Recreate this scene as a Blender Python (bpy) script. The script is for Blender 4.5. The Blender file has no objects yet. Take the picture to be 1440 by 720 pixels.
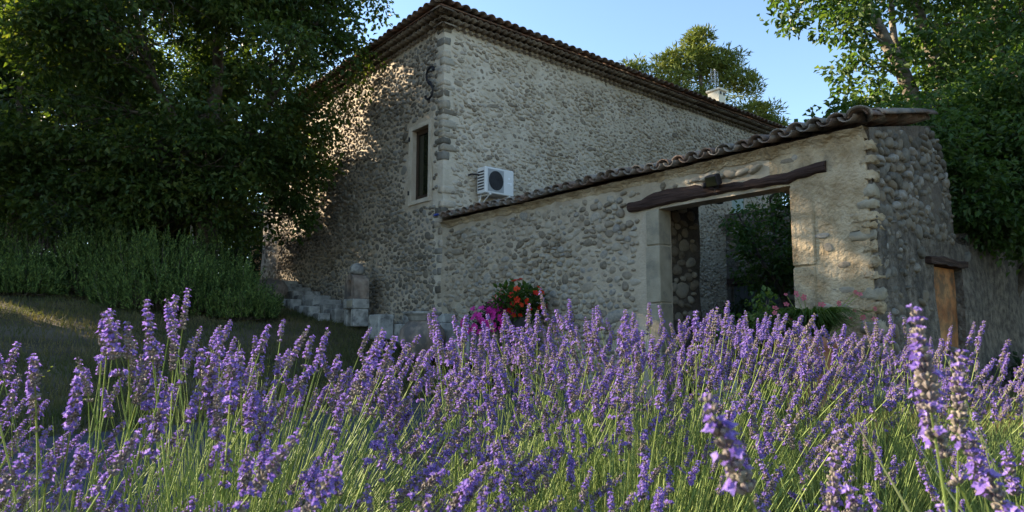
import bpy, math, random
import numpy as np
from mathutils import Vector, Matrix
R = math.radians
random.seed(7); rng = np.random.default_rng(7)
scene = bpy.context.scene
col = scene.collection

# ------------------------------------------------------------------ camera, sky, sun, exposure
CZ = 0.90
cam_d = bpy.data.cameras.new('camera'); cam = bpy.data.objects.new('camera', cam_d); col.objects.link(cam)
cam.location = (0, 0, CZ); cam.rotation_euler = (R(90 + 6.5), 0, 0)
cam_d.sensor_width = 36; cam_d.lens = 23.5; cam_d.clip_end = 3000; cam_d.clip_start = 0.02
cam_d.dof.use_dof = True; cam_d.dof.focus_distance = 3.0; cam_d.dof.aperture_fstop = 14
scene.camera = cam
SUN_EL = 21; SUN_AZ = -66          # azimuth from +Y, negative is to the left
world = bpy.data.worlds.new('World'); scene.world = world; world.use_nodes = True
nt = world.node_tree; bg = nt.nodes['Background']
sky = nt.nodes.new('ShaderNodeTexSky'); sky.sky_type = 'NISHITA'; sky.sun_disc = False
sky.sun_elevation = R(SUN_EL); sky.sun_rotation = R(SUN_AZ) % (2 * math.pi)
sky.air_density = 1.0; sky.dust_density = 0.2; sky.ozone_density = 2.0
nt.links.new(sky.outputs[0], bg.inputs[0]); bg.inputs[1].default_value = 0.09
sd = bpy.data.lights.new('sun', 'SUN'); sd.energy = 5.0; sd.angle = R(0.55); sd.color = (1.0, 0.83, 0.62)
so = bpy.data.objects.new('sun', sd); col.objects.link(so)
sv = Vector((math.sin(R(SUN_AZ)) * math.cos(R(SUN_EL)), math.cos(R(SUN_AZ)) * math.cos(R(SUN_EL)), math.sin(R(SUN_EL))))
so.rotation_euler = sv.to_track_quat('Z', 'Y').to_euler(); so.location = (-20, 10, 20)
vs = scene.view_settings
scene.display_settings.display_device = 'sRGB'
vs.view_transform = 'Standard'; vs.look = 'None'; vs.gamma = 1; vs.use_curve_mapping = False
vs.exposure = 2.05

# ------------------------------------------------------------------ materials
MATS = {}
def ramp_mat(name, cols, scale=8.0, rough=0.85, island=0.6, noise=0.5, bump=0.0, bscale=40.0, transl=0.0, spec=0.2, coat=None, extra=None, detail=5.0, tcol=None, bdist=0.02):
    """base colour = ramp over (random per island/object * island + noise * noise)"""
    m = bpy.data.materials.new(name); m.use_nodes = True
    t = m.node_tree; N = t.nodes; L = t.links
    b = N['Principled BSDF']; b.inputs['Roughness'].default_value = rough
    b.inputs['Specular IOR Level'].default_value = spec
    geo = N.new('ShaderNodeNewGeometry'); oi = N.new('ShaderNodeObjectInfo')
    add = N.new('ShaderNodeMath'); add.operation = 'ADD'; L.new(geo.outputs['Random Per Island'], add.inputs[0]); L.new(oi.outputs['Random'], add.inputs[1])
    fr = N.new('ShaderNodeMath'); fr.operation = 'FRACT'; L.new(add.outputs[0], fr.inputs[0])
    tc = N.new('ShaderNodeTexCoord')
    nz = N.new('ShaderNodeTexNoise'); nz.inputs['Scale'].default_value = scale; nz.inputs['Detail'].default_value = detail
    L.new(geo.outputs['Position'], nz.inputs['Vector'])
    st = N.new('ShaderNodeMapRange'); st.inputs[1].default_value = 0.3; st.inputs[2].default_value = 0.7; L.new(nz.outputs[0], st.inputs[0])
    m1 = N.new('ShaderNodeMath'); m1.operation = 'MULTIPLY'; L.new(fr.outputs[0], m1.inputs[0]); m1.inputs[1].default_value = island
    m2 = N.new('ShaderNodeMath'); m2.operation = 'MULTIPLY_ADD'; L.new(st.outputs[0], m2.inputs[0]); m2.inputs[1].default_value = noise; L.new(m1.outputs[0], m2.inputs[2])
    cr = N.new('ShaderNodeValToRGB'); e = cr.color_ramp.elements
    n = len(cols)
    while len(e) < n: e.new(0.5)
    for i, c in enumerate(cols):
        e[i].position = i / max(1, n - 1); e[i].color = (*c, 1)
    L.new(m2.outputs[0], cr.inputs[0])
    src = cr.outputs[0]
    if extra:
        src = extra(t, src, geo)
    L.new(src, b.inputs['Base Color'])
    if bump > 0:
        n2 = N.new('ShaderNodeTexNoise'); n2.inputs['Scale'].default_value = bscale; n2.inputs['Detail'].default_value = 8; L.new(geo.outputs['Position'], n2.inputs['Vector'])
        bp = N.new('ShaderNodeBump'); bp.inputs['Strength'].default_value = bump; bp.inputs['Distance'].default_value = bdist
        L.new(n2.outputs[0], bp.inputs['Height']); L.new(bp.outputs[0], b.inputs['Normal'])
    if transl > 0:
        tr = N.new('ShaderNodeBsdfTranslucent'); mx = N.new('ShaderNodeMixShader'); mx.inputs[0].default_value = transl
        hs = N.new('ShaderNodeMixRGB'); hs.blend_type = 'MULTIPLY'; hs.inputs[0].default_value = 1; hs.inputs[2].default_value = (*(tcol or (1.6, 1.5, 0.7)), 1)
        L.new(src, hs.inputs[1]); L.new(hs.outputs[0], tr.inputs[0])
        L.new(b.outputs[0], mx.inputs[1]); L.new(tr.outputs[0], mx.inputs[2]); L.new(mx.outputs[0], N['Material Output'].inputs[0])
    MATS[name] = m
    return m
def stain(color, scale=1.2, lo=0.5, hi=0.68, amt=0.7, stretch=1.0):
    """blotchy weathering of another colour with its own shape"""
    def f(t, src, geo):
        N = t.nodes; L = t.links
        mp = N.new('ShaderNodeMapping'); mp.inputs['Scale'].default_value = (1, 1, stretch); L.new(geo.outputs['Position'], mp.inputs[0])
        nz = N.new('ShaderNodeTexNoise'); nz.inputs['Scale'].default_value = scale; nz.inputs['Detail'].default_value = 7; nz.inputs['Roughness'].default_value = 0.65
        L.new(mp.outputs[0], nz.inputs['Vector'])
        mr = N.new('ShaderNodeMapRange'); mr.inputs[1].default_value = lo; mr.inputs[2].default_value = hi; mr.inputs[3].default_value = 0; mr.inputs[4].default_value = amt
        L.new(nz.outputs[0], mr.inputs[0])
        mx = N.new('ShaderNodeMixRGB'); L.new(mr.outputs[0], mx.inputs[0]); L.new(src, mx.inputs[1]); mx.inputs[2].default_value = (*color, 1)
        return mx.outputs[0]
    return f
M = {}
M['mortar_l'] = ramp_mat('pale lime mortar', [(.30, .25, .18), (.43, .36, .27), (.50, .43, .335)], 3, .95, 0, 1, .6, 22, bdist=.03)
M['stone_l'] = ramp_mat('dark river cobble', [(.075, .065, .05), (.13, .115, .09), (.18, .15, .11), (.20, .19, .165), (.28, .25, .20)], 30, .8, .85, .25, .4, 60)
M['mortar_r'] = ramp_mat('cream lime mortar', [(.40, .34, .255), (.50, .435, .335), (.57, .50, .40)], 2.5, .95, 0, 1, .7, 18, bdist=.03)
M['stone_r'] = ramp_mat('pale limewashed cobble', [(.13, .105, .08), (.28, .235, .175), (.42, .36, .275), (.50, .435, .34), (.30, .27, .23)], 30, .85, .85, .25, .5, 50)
M['mortar_g'] = ramp_mat('beige lime mortar', [(.28, .23, .165), (.38, .32, .235), (.45, .385, .29)], 3, .95, 0, 1, .6, 25, bdist=.03)
M['stone_g'] = ramp_mat('beige river cobble', [(.10, .085, .06), (.21, .175, .13), (.28, .24, .18), (.36, .32, .25), (.20, .19, .17)], 25, .8, .85, .25, .45, 55)
M['render'] = ramp_mat('ochre lime render', [(.28, .205, .115), (.41, .32, .20), (.49, .40, .27)], 4.5, .95, 0, 1, 1, 24, bdist=.045, extra=stain((.17, .145, .105), 3.2, .54, .70, .7, .6))
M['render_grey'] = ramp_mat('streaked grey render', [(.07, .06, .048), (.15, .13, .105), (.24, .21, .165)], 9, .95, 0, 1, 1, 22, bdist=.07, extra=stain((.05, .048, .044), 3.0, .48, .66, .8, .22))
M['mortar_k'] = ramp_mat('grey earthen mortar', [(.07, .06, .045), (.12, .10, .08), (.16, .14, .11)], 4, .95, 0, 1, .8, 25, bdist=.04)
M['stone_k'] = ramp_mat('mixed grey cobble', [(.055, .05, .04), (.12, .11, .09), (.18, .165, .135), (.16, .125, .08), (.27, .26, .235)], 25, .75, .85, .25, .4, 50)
M['jamb'] = ramp_mat('dressed limestone', [(.2, .175, .12), (.29, .255, .185), (.36, .32, .24)], 4, .9, .2, .8, .5, 50, extra=stain((.12, .115, .10), 3, .5, .7, .7))
M['tile'] = ramp_mat('weathered clay tile', [(.06, .045, .038), (.11, .07, .052), (.18, .09, .062), (.20, .15, .11), (.13, .115, .10)], 12, .9, .7, .4, .5, 40, extra=stain((.09, .085, .075), 9, .48, .62, .7))
M['tile_old'] = ramp_mat('lichen grey clay tile', [(.09, .07, .06), (.16, .11, .085), (.21, .14, .105), (.27, .23, .19), (.19, .17, .15)], 12, .9, .7, .4, .6, 40, extra=stain((.12, .115, .10), 9, .46, .6, .75))
M['tile_gen'] = ramp_mat('soot brown eave tile', [(.09, .068, .05), (.17, .135, .10), (.26, .22, .165)], 12, .92, .7, .4, .4, 40)
M['gen_mortar'] = ramp_mat('grey eave mortar', [(.12, .10, .075), (.2, .17, .13), (.27, .235, .18)], 6, .95, 0, 1, .5, 30)
M['beam'] = ramp_mat('old dark oak', [(.018, .011, .009), (.04, .023, .018), (.07, .042, .032)], 14, .8, .2, .9, .9, 28, bdist=.03)
M['wood'] = ramp_mat('brown window wood', [(.035, .022, .015), (.06, .038, .024)], 10, .6, .2, .8, .3, 30)
M['iron'] = ramp_mat('black wrought iron', [(.012, .012, .015), (.03, .028, .03)], 20, .6, .2, .8, .3, 60)
M['glass'] = ramp_mat('dark window glass', [(.012, .014, .008), (.02, .022, .012)], 2, .06, .2, .8, spec=.5)
M['acwhite'] = ramp_mat('off white enamel', [(.62, .62, .60), (.7, .7, .68)], 4, .45, .2, .8, spec=.4)
M['acdark'] = ramp_mat('dark grille plastic', [(.02, .02, .022), (.045, .045, .048)], 10, .6, .4, .6)
M['acgrey'] = ramp_mat('grey grille plastic', [(.27, .28, .28), (.36, .37, .37)], 10, .5, .2, .8)
M['badge'] = ramp_mat('silver badge', [(.8, .82, .85), (.85, .87, .9)], 4, .3, .2, .8)
M['ochre'] = ramp_mat('ochre house render', [(.42, .23, .09), (.52, .30, .13)], 2, .9, .1, .9, .3, 30)
M['chim'] = ramp_mat('cream chimney render', [(.62, .56, .42), (.7, .64, .5)], 3, .9, .1, .9, .3, 30)
M['alu'] = ramp_mat('dull aluminium', [(.42, .42, .42), (.5, .5, .5)], 8, .4, .1, .9, spec=.6)
M['shutter'] = ramp_mat('pale green shutter paint', [(.36, .45, .40), (.42, .51, .46)], 6, .7, .2, .8, .2, 30)
M['door'] = ramp_mat('grey brown door paint', [(.05, .055, .055), (.085, .085, .08)], 8, .7, .2, .8, .3, 30)
M['orange'] = ramp_mat('orange plaster', [(.2, .08, .03), (.40, .18, .07), (.5, .27, .11)], 4, .9, 0, 1, .6, 25, extra=stain((.12, .085, .05), 5, .44, .6, .85))
M['concrete'] = ramp_mat('lichen mottled concrete', [(.17, .165, .15), (.33, .32, .29), (.45, .43, .38)], 6, .9, .3, .7, .5, 35, extra=stain((.075, .07, .065), 5, .5, .64, .8))
M['jar'] = ramp_mat('lichen stained earthenware', [(.13, .10, .08), (.26, .2, .155), (.33, .28, .22)], 7, .85, .2, .8, .4, 30, extra=stain((.09, .085, .08), 4, .46, .6, .85, .6))
M['terracotta'] = ramp_mat('faded terracotta', [(.22, .10, .06), (.32, .15, .09), (.38, .2, .13)], 9, .85, .2, .8, .3, 40)
M['bark'] = ramp_mat('grey brown bark', [(.045, .035, .027), (.10, .08, .06), (.16, .135, .105)], 7, .95, .1, .9, 1, 22, bdist=.05)
M['barkpale'] = ramp_mat('pale flaking bark', [(.07, .055, .042), (.14, .12, .09), (.24, .21, .165)], 6, .95, .1, .9, .8, 20, bdist=.04)
M['leaf_l'] = ramp_mat('dark lime leaf', [(.02, .04, .010), (.034, .064, .015), (.058, .095, .02), (.11, .13, .028)], 1.2, .55, .6, .45, transl=.42, tcol=(1.9, 1.75, .6), spec=.3)
M['leaf_r'] = ramp_mat('fresh green leaf', [(.022, .05, .012), (.042, .085, .018), (.066, .118, .025), (.12, .155, .036)], 1.0, .5, .65, .4, transl=.42, tcol=(1.6, 1.6, .6), spec=.35)
M['leaf_d'] = ramp_mat('deep green leaf', [(.012, .03, .012), (.024, .05, .018), (.04, .075, .024)], 1.5, .5, .6, .45, transl=.3, spec=.35)
M['pine'] = ramp_mat('pine needles', [(.06, .09, .022), (.12, .16, .035), (.2, .22, .05)], .7, .7, .5, .55, transl=.25)
M['rosemary'] = ramp_mat('rosemary needles', [(.02, .042, .012), (.06, .105, .026), (.16, .22, .055)], 2, .6, .9, .25, transl=.12)
M['drytwig'] = ramp_mat('grey dry twigs', [(.10, .085, .075), (.17, .15, .135)], 5, .9, .6, .4)
M['grass'] = ramp_mat('lawn grass', [(.035, .05, .016), (.065, .08, .026), (.12, .11, .045), (.19, .15, .085)], .9, .7, .35, .7, transl=.3)
M['ground'] = ramp_mat('dry lawn soil', [(.035, .034, .016), (.07, .058, .034), (.11, .085, .055), (.14, .11, .075)], .8, .95, 0, 1, .6, 20, bdist=.04)
M['soil'] = ramp_mat('dark bed soil', [(.02, .016, .012), (.045, .036, .026), (.075, .06, .042)], 6, .95, 0, 1, .8, 25, bdist=.04)
M['asphalt'] = ramp_mat('worn asphalt', [(.04, .043, .05), (.058, .06, .066), (.08, .08, .082)], 5, .9, 0, 1, .5, 160, bdist=.008)
M['stem'] = ramp_mat('lavender stem', [(.15, .22, .055), (.23, .31, .085), (.32, .39, .13)], 6, .6, .7, .35, transl=.2, tcol=(1.2, 1.2, .7))
M['lavleaf'] = ramp_mat('lavender leaf', [(.045, .075, .022), (.08, .12, .035), (.13, .175, .06)], 4, .7, .7, .35, transl=.25, tcol=(1.2, 1.2, .6))
M['calyx'] = ramp_mat('lavender calyx', [(.12, .10, .095), (.19, .16, .155), (.27, .24, .17), (.18, .14, .20)], 60, .75, .85, .2, transl=.2, tcol=(1.2, 1.1, 1.1))
M['petal'] = ramp_mat('lavender petal', [(.135, .08, .34), (.23, .15, .48), (.35, .26, .62)], 30, .65, .85, .2, transl=.35, tcol=(1.2, 1.1, 1.2))
M['magenta'] = ramp_mat('magenta petal', [(.36, .012, .17), (.55, .025, .28), (.66, .06, .38)], 20, .6, .8, .2, transl=.3, tcol=(1.3, 1, 1.2))
M['red'] = ramp_mat('scarlet petal', [(.45, .012, .012), (.62, .03, .015), (.7, .09, .02)], 20, .55, .8, .2, transl=.3, tcol=(1.2, 1, 1))
M['pink'] = ramp_mat('dusty pink petal', [(.42, .09, .12), (.5, .14, .2)], 20, .6, .8, .2, transl=.3)
M['yellow'] = ramp_mat('yellow petal', [(.6, .45, .03), (.7, .55, .06)], 20, .6, .8, .2)
M['straw'] = ramp_mat('pale grass', [(.22, .26, .10), (.34, .36, .17)], 8, .6, .5, .5, transl=.25, tcol=(1.2, 1.2, .7))
M['blue'] = ramp_mat('blue flashing membrane', [(.03, .06, .30), (.05, .09, .38)], 8, .5, .2, .8)

for nm_ in ('beam', 'wood'):      # grain drawn out along the timber
    t_ = M[nm_].node_tree; tc_ = t_.nodes.new('ShaderNodeTexCoord'); mp_ = t_.nodes.new('ShaderNodeMapping'); mp_.inputs['Scale'].default_value = (.16, .16, 2.2)
    t_.links.new(tc_.outputs['Object'], mp_.inputs[0])
    for n_ in t_.nodes:
        if n_.type == 'TEX_NOISE': t_.links.new(mp_.outputs[0], n_.inputs['Vector'])
# ------------------------------------------------------------------ helpers
def mesh_np(name, V, F, mats, smooth=True, mi=None):
    """V (n,3); F list of faces or int array (m,k)"""
    me = bpy.data.meshes.new(name)
    V = np.asarray(V, dtype=np.float64)
    if isinstance(F, np.ndarray):
        k = F.shape[1]; m = F.shape[0]
        me.vertices.add(len(V)); me.vertices.foreach_set('co', V.astype(np.float32).ravel())
        me.loops.add(m * k); me.loops.foreach_set('vertex_index', F.astype(np.int32).ravel())
        me.polygons.add(m); me.polygons.foreach_set('loop_start', np.arange(0, m * k, k, dtype=np.int32))
        me.polygons.foreach_set('loop_total', np.full(m, k, dtype=np.int32))
    else:
        me.from_pydata(V.tolist(), [], F)
    for x in (mats if isinstance(mats, (list, tuple)) else [mats]):
        me.materials.append(M[x])
    if mi is not None: me.polygons.foreach_set('material_index', np.asarray(mi, dtype=np.int32))
    me.polygons.foreach_set('use_smooth', np.full(len(me.polygons), smooth, dtype=bool))
    me.update(calc_edges=True)
    return me
def add(name, me, parent=None, loc=None, rot=None, scale=None, kind=None, label=None, cat=None, group=None):
    o = bpy.data.objects.new(name, me); col.objects.link(o)
    if parent is not None: o.parent = parent
    if loc is not None: o.location = loc
    if rot is not None: o.rotation_euler = rot
    if scale is not None: o.scale = scale
    if kind: o['kind'] = kind
    if label: o['label'] = label
    if cat: o['category'] = cat
    if group: o['group'] = group
    return o
def thing(name, label, cat, loc=(0, 0, 0), rz=0, group=None):
    o = add(name, None, None, loc, (0, 0, rz), label=label, cat=cat, group=group)
    o.empty_display_size = .2
    return o
class B:
    """collects geometry for one mesh"""
    def __init__(s): s.v = []; s.f = []; s.m = []
    def put(s, v, f, m=0):
        o = len(s.v); s.v.extend([tuple(map(float, q)) for q in v]); s.f.extend([tuple(i + o for i in q) for q in f]); s.m.extend([m] * len(f)); return s
    def box(s, x0, x1, y0, y1, z0, z1, m=0, j=0):
        v = [(x, y, z) for z in (z0, z1) for y in (y0, y1) for x in (x0, x1)]
        if j: v = [tuple(c + random.uniform(-j, j) for c in p) for p in v]
        return s.put(v, [(0, 2, 3, 1), (4, 5, 7, 6), (0, 1, 5, 4), (2, 6, 7, 3), (0, 4, 6, 2), (1, 3, 7, 5)], m)
    def bbox(s, x0, x1, y0, y1, z0, z1, b=.01, m=0):
        """box with chamfered edges"""
        v = []; 
        for z, i in ((z0, b), (z0 + b, 0), (z1 - b, 0), (z1, b)):
            for (x, y) in ((x0 + i + b, y0 + i), (x1 - i - b, y0 + i), (x1 - i, y0 + i + b), (x1 - i, y1 - i - b), (x1 - i - b, y1 - i), (x0 + i + b, y1 - i), (x0 + i, y1 - i - b), (x0 + i, y0 + i + b)):
                v.append((x, y, z))
        f = [tuple(range(7, -1, -1)), tuple(range(24, 32))]
        for k in range(3):
            for i in range(8):
                j = (i + 1) % 8; f.append((k * 8 + i, k * 8 + j, k * 8 + 8 + j, k * 8 + 8 + i))
        return s.put(v, f, m)
    def tube(s, pts, rad, n=6, m=0, cap=True):
        pts = [Vector(p) for p in pts]; v = []; f = []
        rad = rad if isinstance(rad, (list, tuple)) else [rad] * len(pts)
        up = Vector((0.13, .21, 1)) if abs((pts[-1] - pts[0]).normalized().z) < .9 else Vector((1, .2, 0))
        for i, p in enumerate(pts):
            d = (pts[min(i + 1, len(pts) - 1)] - pts[max(i - 1, 0)]).normalized()
            a = d.cross(up).normalized(); b = d.cross(a)
            for k in range(n):
                t = 2 * math.pi * k / n; v.append(p + (a * math.cos(t) + b * math.sin(t)) * rad[i])
        for i in range(len(pts) - 1):
            for k in range(n):
                k2 = (k + 1) % n; f.append((i * n + k, i * n + k2, (i + 1) * n + k2, (i + 1) * n + k))
        if cap: f += [tuple(range(n)), tuple(range((len(pts) - 1) * n, len(pts) * n))[::-1]]
        return s.put(v, f, m)
    def lathe(s, prof, n=24, m=0, c=(0, 0, 0), wob=0):
        v = []; f = []
        for r, z in prof:
            for k in range(n):
                t = 2 * math.pi * k / n; q = r * (1 + wob * math.sin(3 * t + z * 5)); v.append((c[0] + q * math.cos(t), c[1] + q * math.sin(t), c[2] + z))
        for i in range(len(prof) - 1):
            for k in range(n):
                k2 = (k + 1) % n; f.append((i * n + k, i * n + k2, (i + 1) * n + k2, (i + 1) * n + k))
        f += [tuple(range(n))[::-1], tuple(range((len(prof) - 1) * n, len(prof) * n))]
        return s.put(v, f, m)
    def mesh(s, name, mats, smooth=False): return mesh_np(name, s.v, s.f, mats, smooth, s.m)
    def obj(s, name, mats, parent=None, smooth=False, **k): return add(name, s.mesh(name, mats, smooth), parent, **k)
def basis(t, n):
    """orthonormal from arrays: t tangent, n approx normal"""
    t = t / np.linalg.norm(t, axis=1, keepdims=True); b = np.cross(n, t); b /= np.linalg.norm(b, axis=1, keepdims=True) + 1e-9
    return t, b, np.cross(t, b)
def leaves(P, D, Nn, L, Wd, fold=.25):
    """kite leaves with a folded midrib: P base, D direction, Nn approx normal, L length, Wd width -> V, F(tris)"""
    n = len(P); t, b, nn = basis(D, Nn); L = np.broadcast_to(L, n)[:, None]; Wd = np.broadcast_to(Wd, n)[:, None]
    V = np.empty((n, 4, 3)); V[:, 0] = P; V[:, 1] = P + t * L * .45 + b * Wd * .5 + nn * Wd * fold; V[:, 2] = P + t * L - nn * L * .12; V[:, 3] = P + t * L * .45 - b * Wd * .5 + nn * Wd * fold
    i = np.arange(n)[:, None] * 4
    F = np.concatenate([i + [0, 1, 2], i + [0, 2, 3]], axis=1).reshape(-1, 3)
    return V.reshape(-1, 3), F
def runit(n):
    v = rng.normal(size=(n, 3)); return v / np.linalg.norm(v, axis=1, keepdims=True)

# ------------------------------------------------------------------ terrain
E0 = np.array([-2.2, 8.0]); ED = np.array([.62, .785]); EN = np.array([-.785, .62])    # edge between drive and lawn bank
def smooth(a, b, x):
    t = np.clip((x - a) / (b - a), 0, 1); return t * t * (3 - 2 * t)
def ground_h(x, y):
    x = np.asarray(x, float); y = np.asarray(y, float)
    d = (x - E0[0]) * EN[0] + (y - E0[1]) * EN[1]
    dd = np.clip(d, 0, 60)
    h = np.where(dd < 11.5, .19 * dd, .19 * 11.5 + .05 * (dd - 11.5)) + .04 * smooth(0, .3, d)
    along = (x - E0[0]) * ED[0] + (y - E0[1]) * ED[1]
    h = h * smooth(14, 9, along - .55 * d)           # inside the courtyard and far right it is level
    right = smooth(1.9, 4.2, x) * .16 * smooth(9, 6, y)
    bed = .05 * smooth(-4.6, -5.4, d)
    return h + right + bed + .02 * np.sin(x * 2.1 + y) * np.sin(y * 1.7) * smooth(.3, 1.5, d)
def grid_axis(lo, hi, fine_lo, fine_hi, step):
    a = np.arange(fine_lo, fine_hi, step); g = [a]
    x = fine_lo; s = step; left = []
    while x > lo: s *= 1.35; x -= s; left.append(x)
    x = fine_hi - step; s = step; right = []
    while x < hi: s *= 1.35; x += s; right.append(x)
    return np.array(left[::-1] + a.tolist() + right)
gx = grid_axis(-900, 900, -14, 10, .3); gy = grid_axis(-200, 1500, -2, 26, .3)
X, Y = np.meshgrid(gx, gy); Z = ground_h(X, Y)
nx, ny = len(gx), len(gy); ii = np.arange(nx * ny).reshape(ny, nx)
F = np.stack([ii[:-1, :-1], ii[:-1, 1:], ii[1:, 1:], ii[1:, :-1]], -1).reshape(-1, 4)
add('ground', mesh_np('ground', np.stack([X, Y, Z], -1).reshape(-1, 3), F, 'ground'), kind='structure')
def sheet(name, poly_fn, mat, dz, step=.25, box=(-12, 8, -2, 14)):
    xs = np.arange(box[0], box[1], step); ys = np.arange(box[2], box[3], step)
    V = []; Fs = []; idx = {}
    def vid(i, j):
        if (i, j) not in idx:
            x, y = xs[i], ys[j]; x, y = poly_fn(x, y, True); idx[(i, j)] = len(V); V.append((x, y, float(ground_h(x, y)) + dz))
        return idx[(i, j)]
    for i in range(len(xs) - 1):
        for j in range(len(ys) - 1):
            if poly_fn(xs[i] + step / 2, ys[j] + step / 2, False): Fs.append((vid(i, j), vid(i + 1, j), vid(i + 1, j + 1), vid(i, j + 1)))
    return add(name, mesh_np(name, V, Fs, mat), kind='structure')
# drive: a strip along the bank edge (own coordinates: along ED and across EN)
V = []; Fd = []
A_ = np.arange(-16, 7.6, .3)
for k, a in enumerate(A_):
    e = .05 * math.sin(a * 1.7) + .03 * math.sin(a * 4.1)
    for q in np.linspace(-4.3 + (.8 if a < 0 else 0) + .08 * math.sin(a), -.02 + e, 9):
        p = E0 + ED * a + EN * q; V.append((p[0], p[1], float(ground_h(*p)) + .006))
for k in range(len(A_) - 1):
    for j in range(8):
        Fd.append((k * 9 + j, k * 9 + j + 1, k * 9 + 10 + j, k * 9 + 9 + j))
add('driveway', mesh_np('driveway', V, Fd, 'asphalt'), kind='structure')
# soil of the lavender bed
V = []; Fd = []
for j, y in enumerate(np.arange(-1.5, 4.01, .25)):
    for i, x in enumerate(np.linspace(-2.4 + .0 * y, 3.2, 20)):
        V.append((x, y, float(ground_h(x, y)) + .014 + .012 * math.sin(5 * x + 3 * y) * math.sin(4 * y)))
nr = len(V) // 20
# only where it does not run onto the drive
for j in range(nr - 1):
    for i in range(19):
        c = np.mean([V[j * 20 + i], V[j * 20 + i + 1], V[j * 20 + 20 + i]], axis=0)
        if np.dot(c[:2] - E0, EN) < -4.35: Fd.append((j * 20 + i, j * 20 + i + 1, j * 20 + 21 + i, j * 20 + 20 + i))
add('planting_bed', mesh_np('planting_bed', V, Fd, 'soil'), kind='structure')

# ------------------------------------------------------------------ house frame of reference
C2 = np.array([-1.374, 13.0]); AR = R(39.5); FZ = R(-50.5)
U = np.array([math.sin(AR), -math.cos(AR)]); W = np.array([math.cos(AR), math.sin(AR)])
def uw(u, w): return C2 + U * u + W * w
cp, sp = math.cos(R(6.5)), math.sin(R(6.5))
def wall_mesh(name, u0, u1, z0, z1, th, openings, mat, axis='u', step=None, warp=0):
    """wall slab with openings in local (u, w, z); axis 'u' runs along u with its face at w=0 looking -w; axis 'w' runs along w, face at u=0 looking +u"""
    us = sorted({u0, u1, *[o[0] for o in openings], *[o[1] for o in openings]}); zs = sorted({z0, z1, *[o[2] for o in openings], *[o[3] for o in openings]})
    if step:
        def sub(a):
            r = []
            for p, q in zip(a[:-1], a[1:]): r += np.linspace(p, q, max(1, int(round((q - p) / step))), endpoint=False).tolist()
            return r + [a[-1]]
        us, zs = sub(us), sub(zs)
    nu, nz = len(us), len(zs)
    solid = np.ones((nu + 1, nz + 1), bool); solid[0] = solid[-1] = False; solid[:, 0] = solid[:, -1] = False
    for i in range(nu - 1):
        for j in range(nz - 1):
            cu, cz = (us[i] + us[i + 1]) / 2, (zs[j] + zs[j + 1]) / 2
            if any(o[0] < cu < o[1] and o[2] < cz < o[3] for o in openings): solid[i + 1, j + 1] = False
    V = []; F = []; idx = {}
    def vid(i, j, k):
        if (i, j, k) not in idx:
            u, z = us[i], zs[j]; w = th if k else 0
            if warp and not k: w += warp * (math.sin(u * 3.1 + z * 2.3) + math.sin(u * 1.3 - z * 4.7 + 1) + .6 * math.sin(u * 7.7 + z * 6.1)) * .33
            idx[(i, j, k)] = len(V); V.append((u, w, z) if axis == 'u' else (-w, u, z))
        return idx[(i, j, k)]
    for i in range(nu - 1):
        for j in range(nz - 1):
            if not solid[i + 1, j + 1]: continue
            F.append((vid(i, j, 0), vid(i + 1, j, 0), vid(i + 1, j + 1, 0), vid(i, j + 1, 0)))
            F.append((vid(i, j, 1), vid(i, j + 1, 1), vid(i + 1, j + 1, 1), vid(i + 1, j, 1)))
            if not solid[i, j + 1]: F.append((vid(i, j, 0), vid(i, j + 1, 0), vid(i, j + 1, 1), vid(i, j, 1)))
            if not solid[i + 2, j + 1]: F.append((vid(i + 1, j, 0), vid(i + 1, j, 1), vid(i + 1, j + 1, 1), vid(i + 1, j + 1, 0)))
            if not solid[i + 1, j]: F.append((vid(i, j, 0), vid(i, j, 1), vid(i + 1, j, 1), vid(i + 1, j, 0)))
            if not solid[i + 1, j + 2]: F.append((vid(i, j + 1, 0), vid(i + 1, j + 1, 0), vid(i + 1, j + 1, 1), vid(i, j + 1, 1)))
    return mesh_np(name, V, F, mat, False)
# unit cobbles: x,z outline about -1..1, bulging to -y
NSEG = 9; NCOB = 10
COB = []
for k in range(NCOB):
    ph = random.uniform(0, 6.28); pts = []
    rr = [1 + .13 * math.sin(2 * t + ph) + .08 * math.sin(3 * t + 2 * ph) + random.uniform(-.06, .06) for t in np.linspace(0, 2 * math.pi, NSEG, endpoint=False)]
    tilt = random.uniform(-.22, .22); tilt2 = random.uniform(-.2, .2)
    for r_, h in ((1.0, -.5), (.97, .3), (.66, .82)):
        for s_ in range(NSEG):
            t = 2 * math.pi * s_ / NSEG; x = math.cos(t) * rr[s_] * r_; z = math.sin(t) * rr[s_] * r_
            pts.append((x, -(h + (tilt * x + tilt2 * z) * (h > 0) + random.uniform(-.06, .06)), z))
    pts.append((random.uniform(-.1, .1), -1.0, random.uniform(-.1, .1)))
    fs = []
    for q in range(2):
        for s_ in range(NSEG):
            s2 = (s_ + 1) % NSEG; a, b_, c_, d_ = q * NSEG + s_, q * NSEG + s2, q * NSEG + NSEG + s2, q * NSEG + NSEG + s_
            fs += [(a, b_, c_), (a, c_, d_)]
    for s_ in range(NSEG): fs.append((2 * NSEG + s_, 2 * NSEG + (s_ + 1) % NSEG, 3 * NSEG))
    COB.append((np.array(pts), np.array(fs)))
cob_mesh = {}
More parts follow.
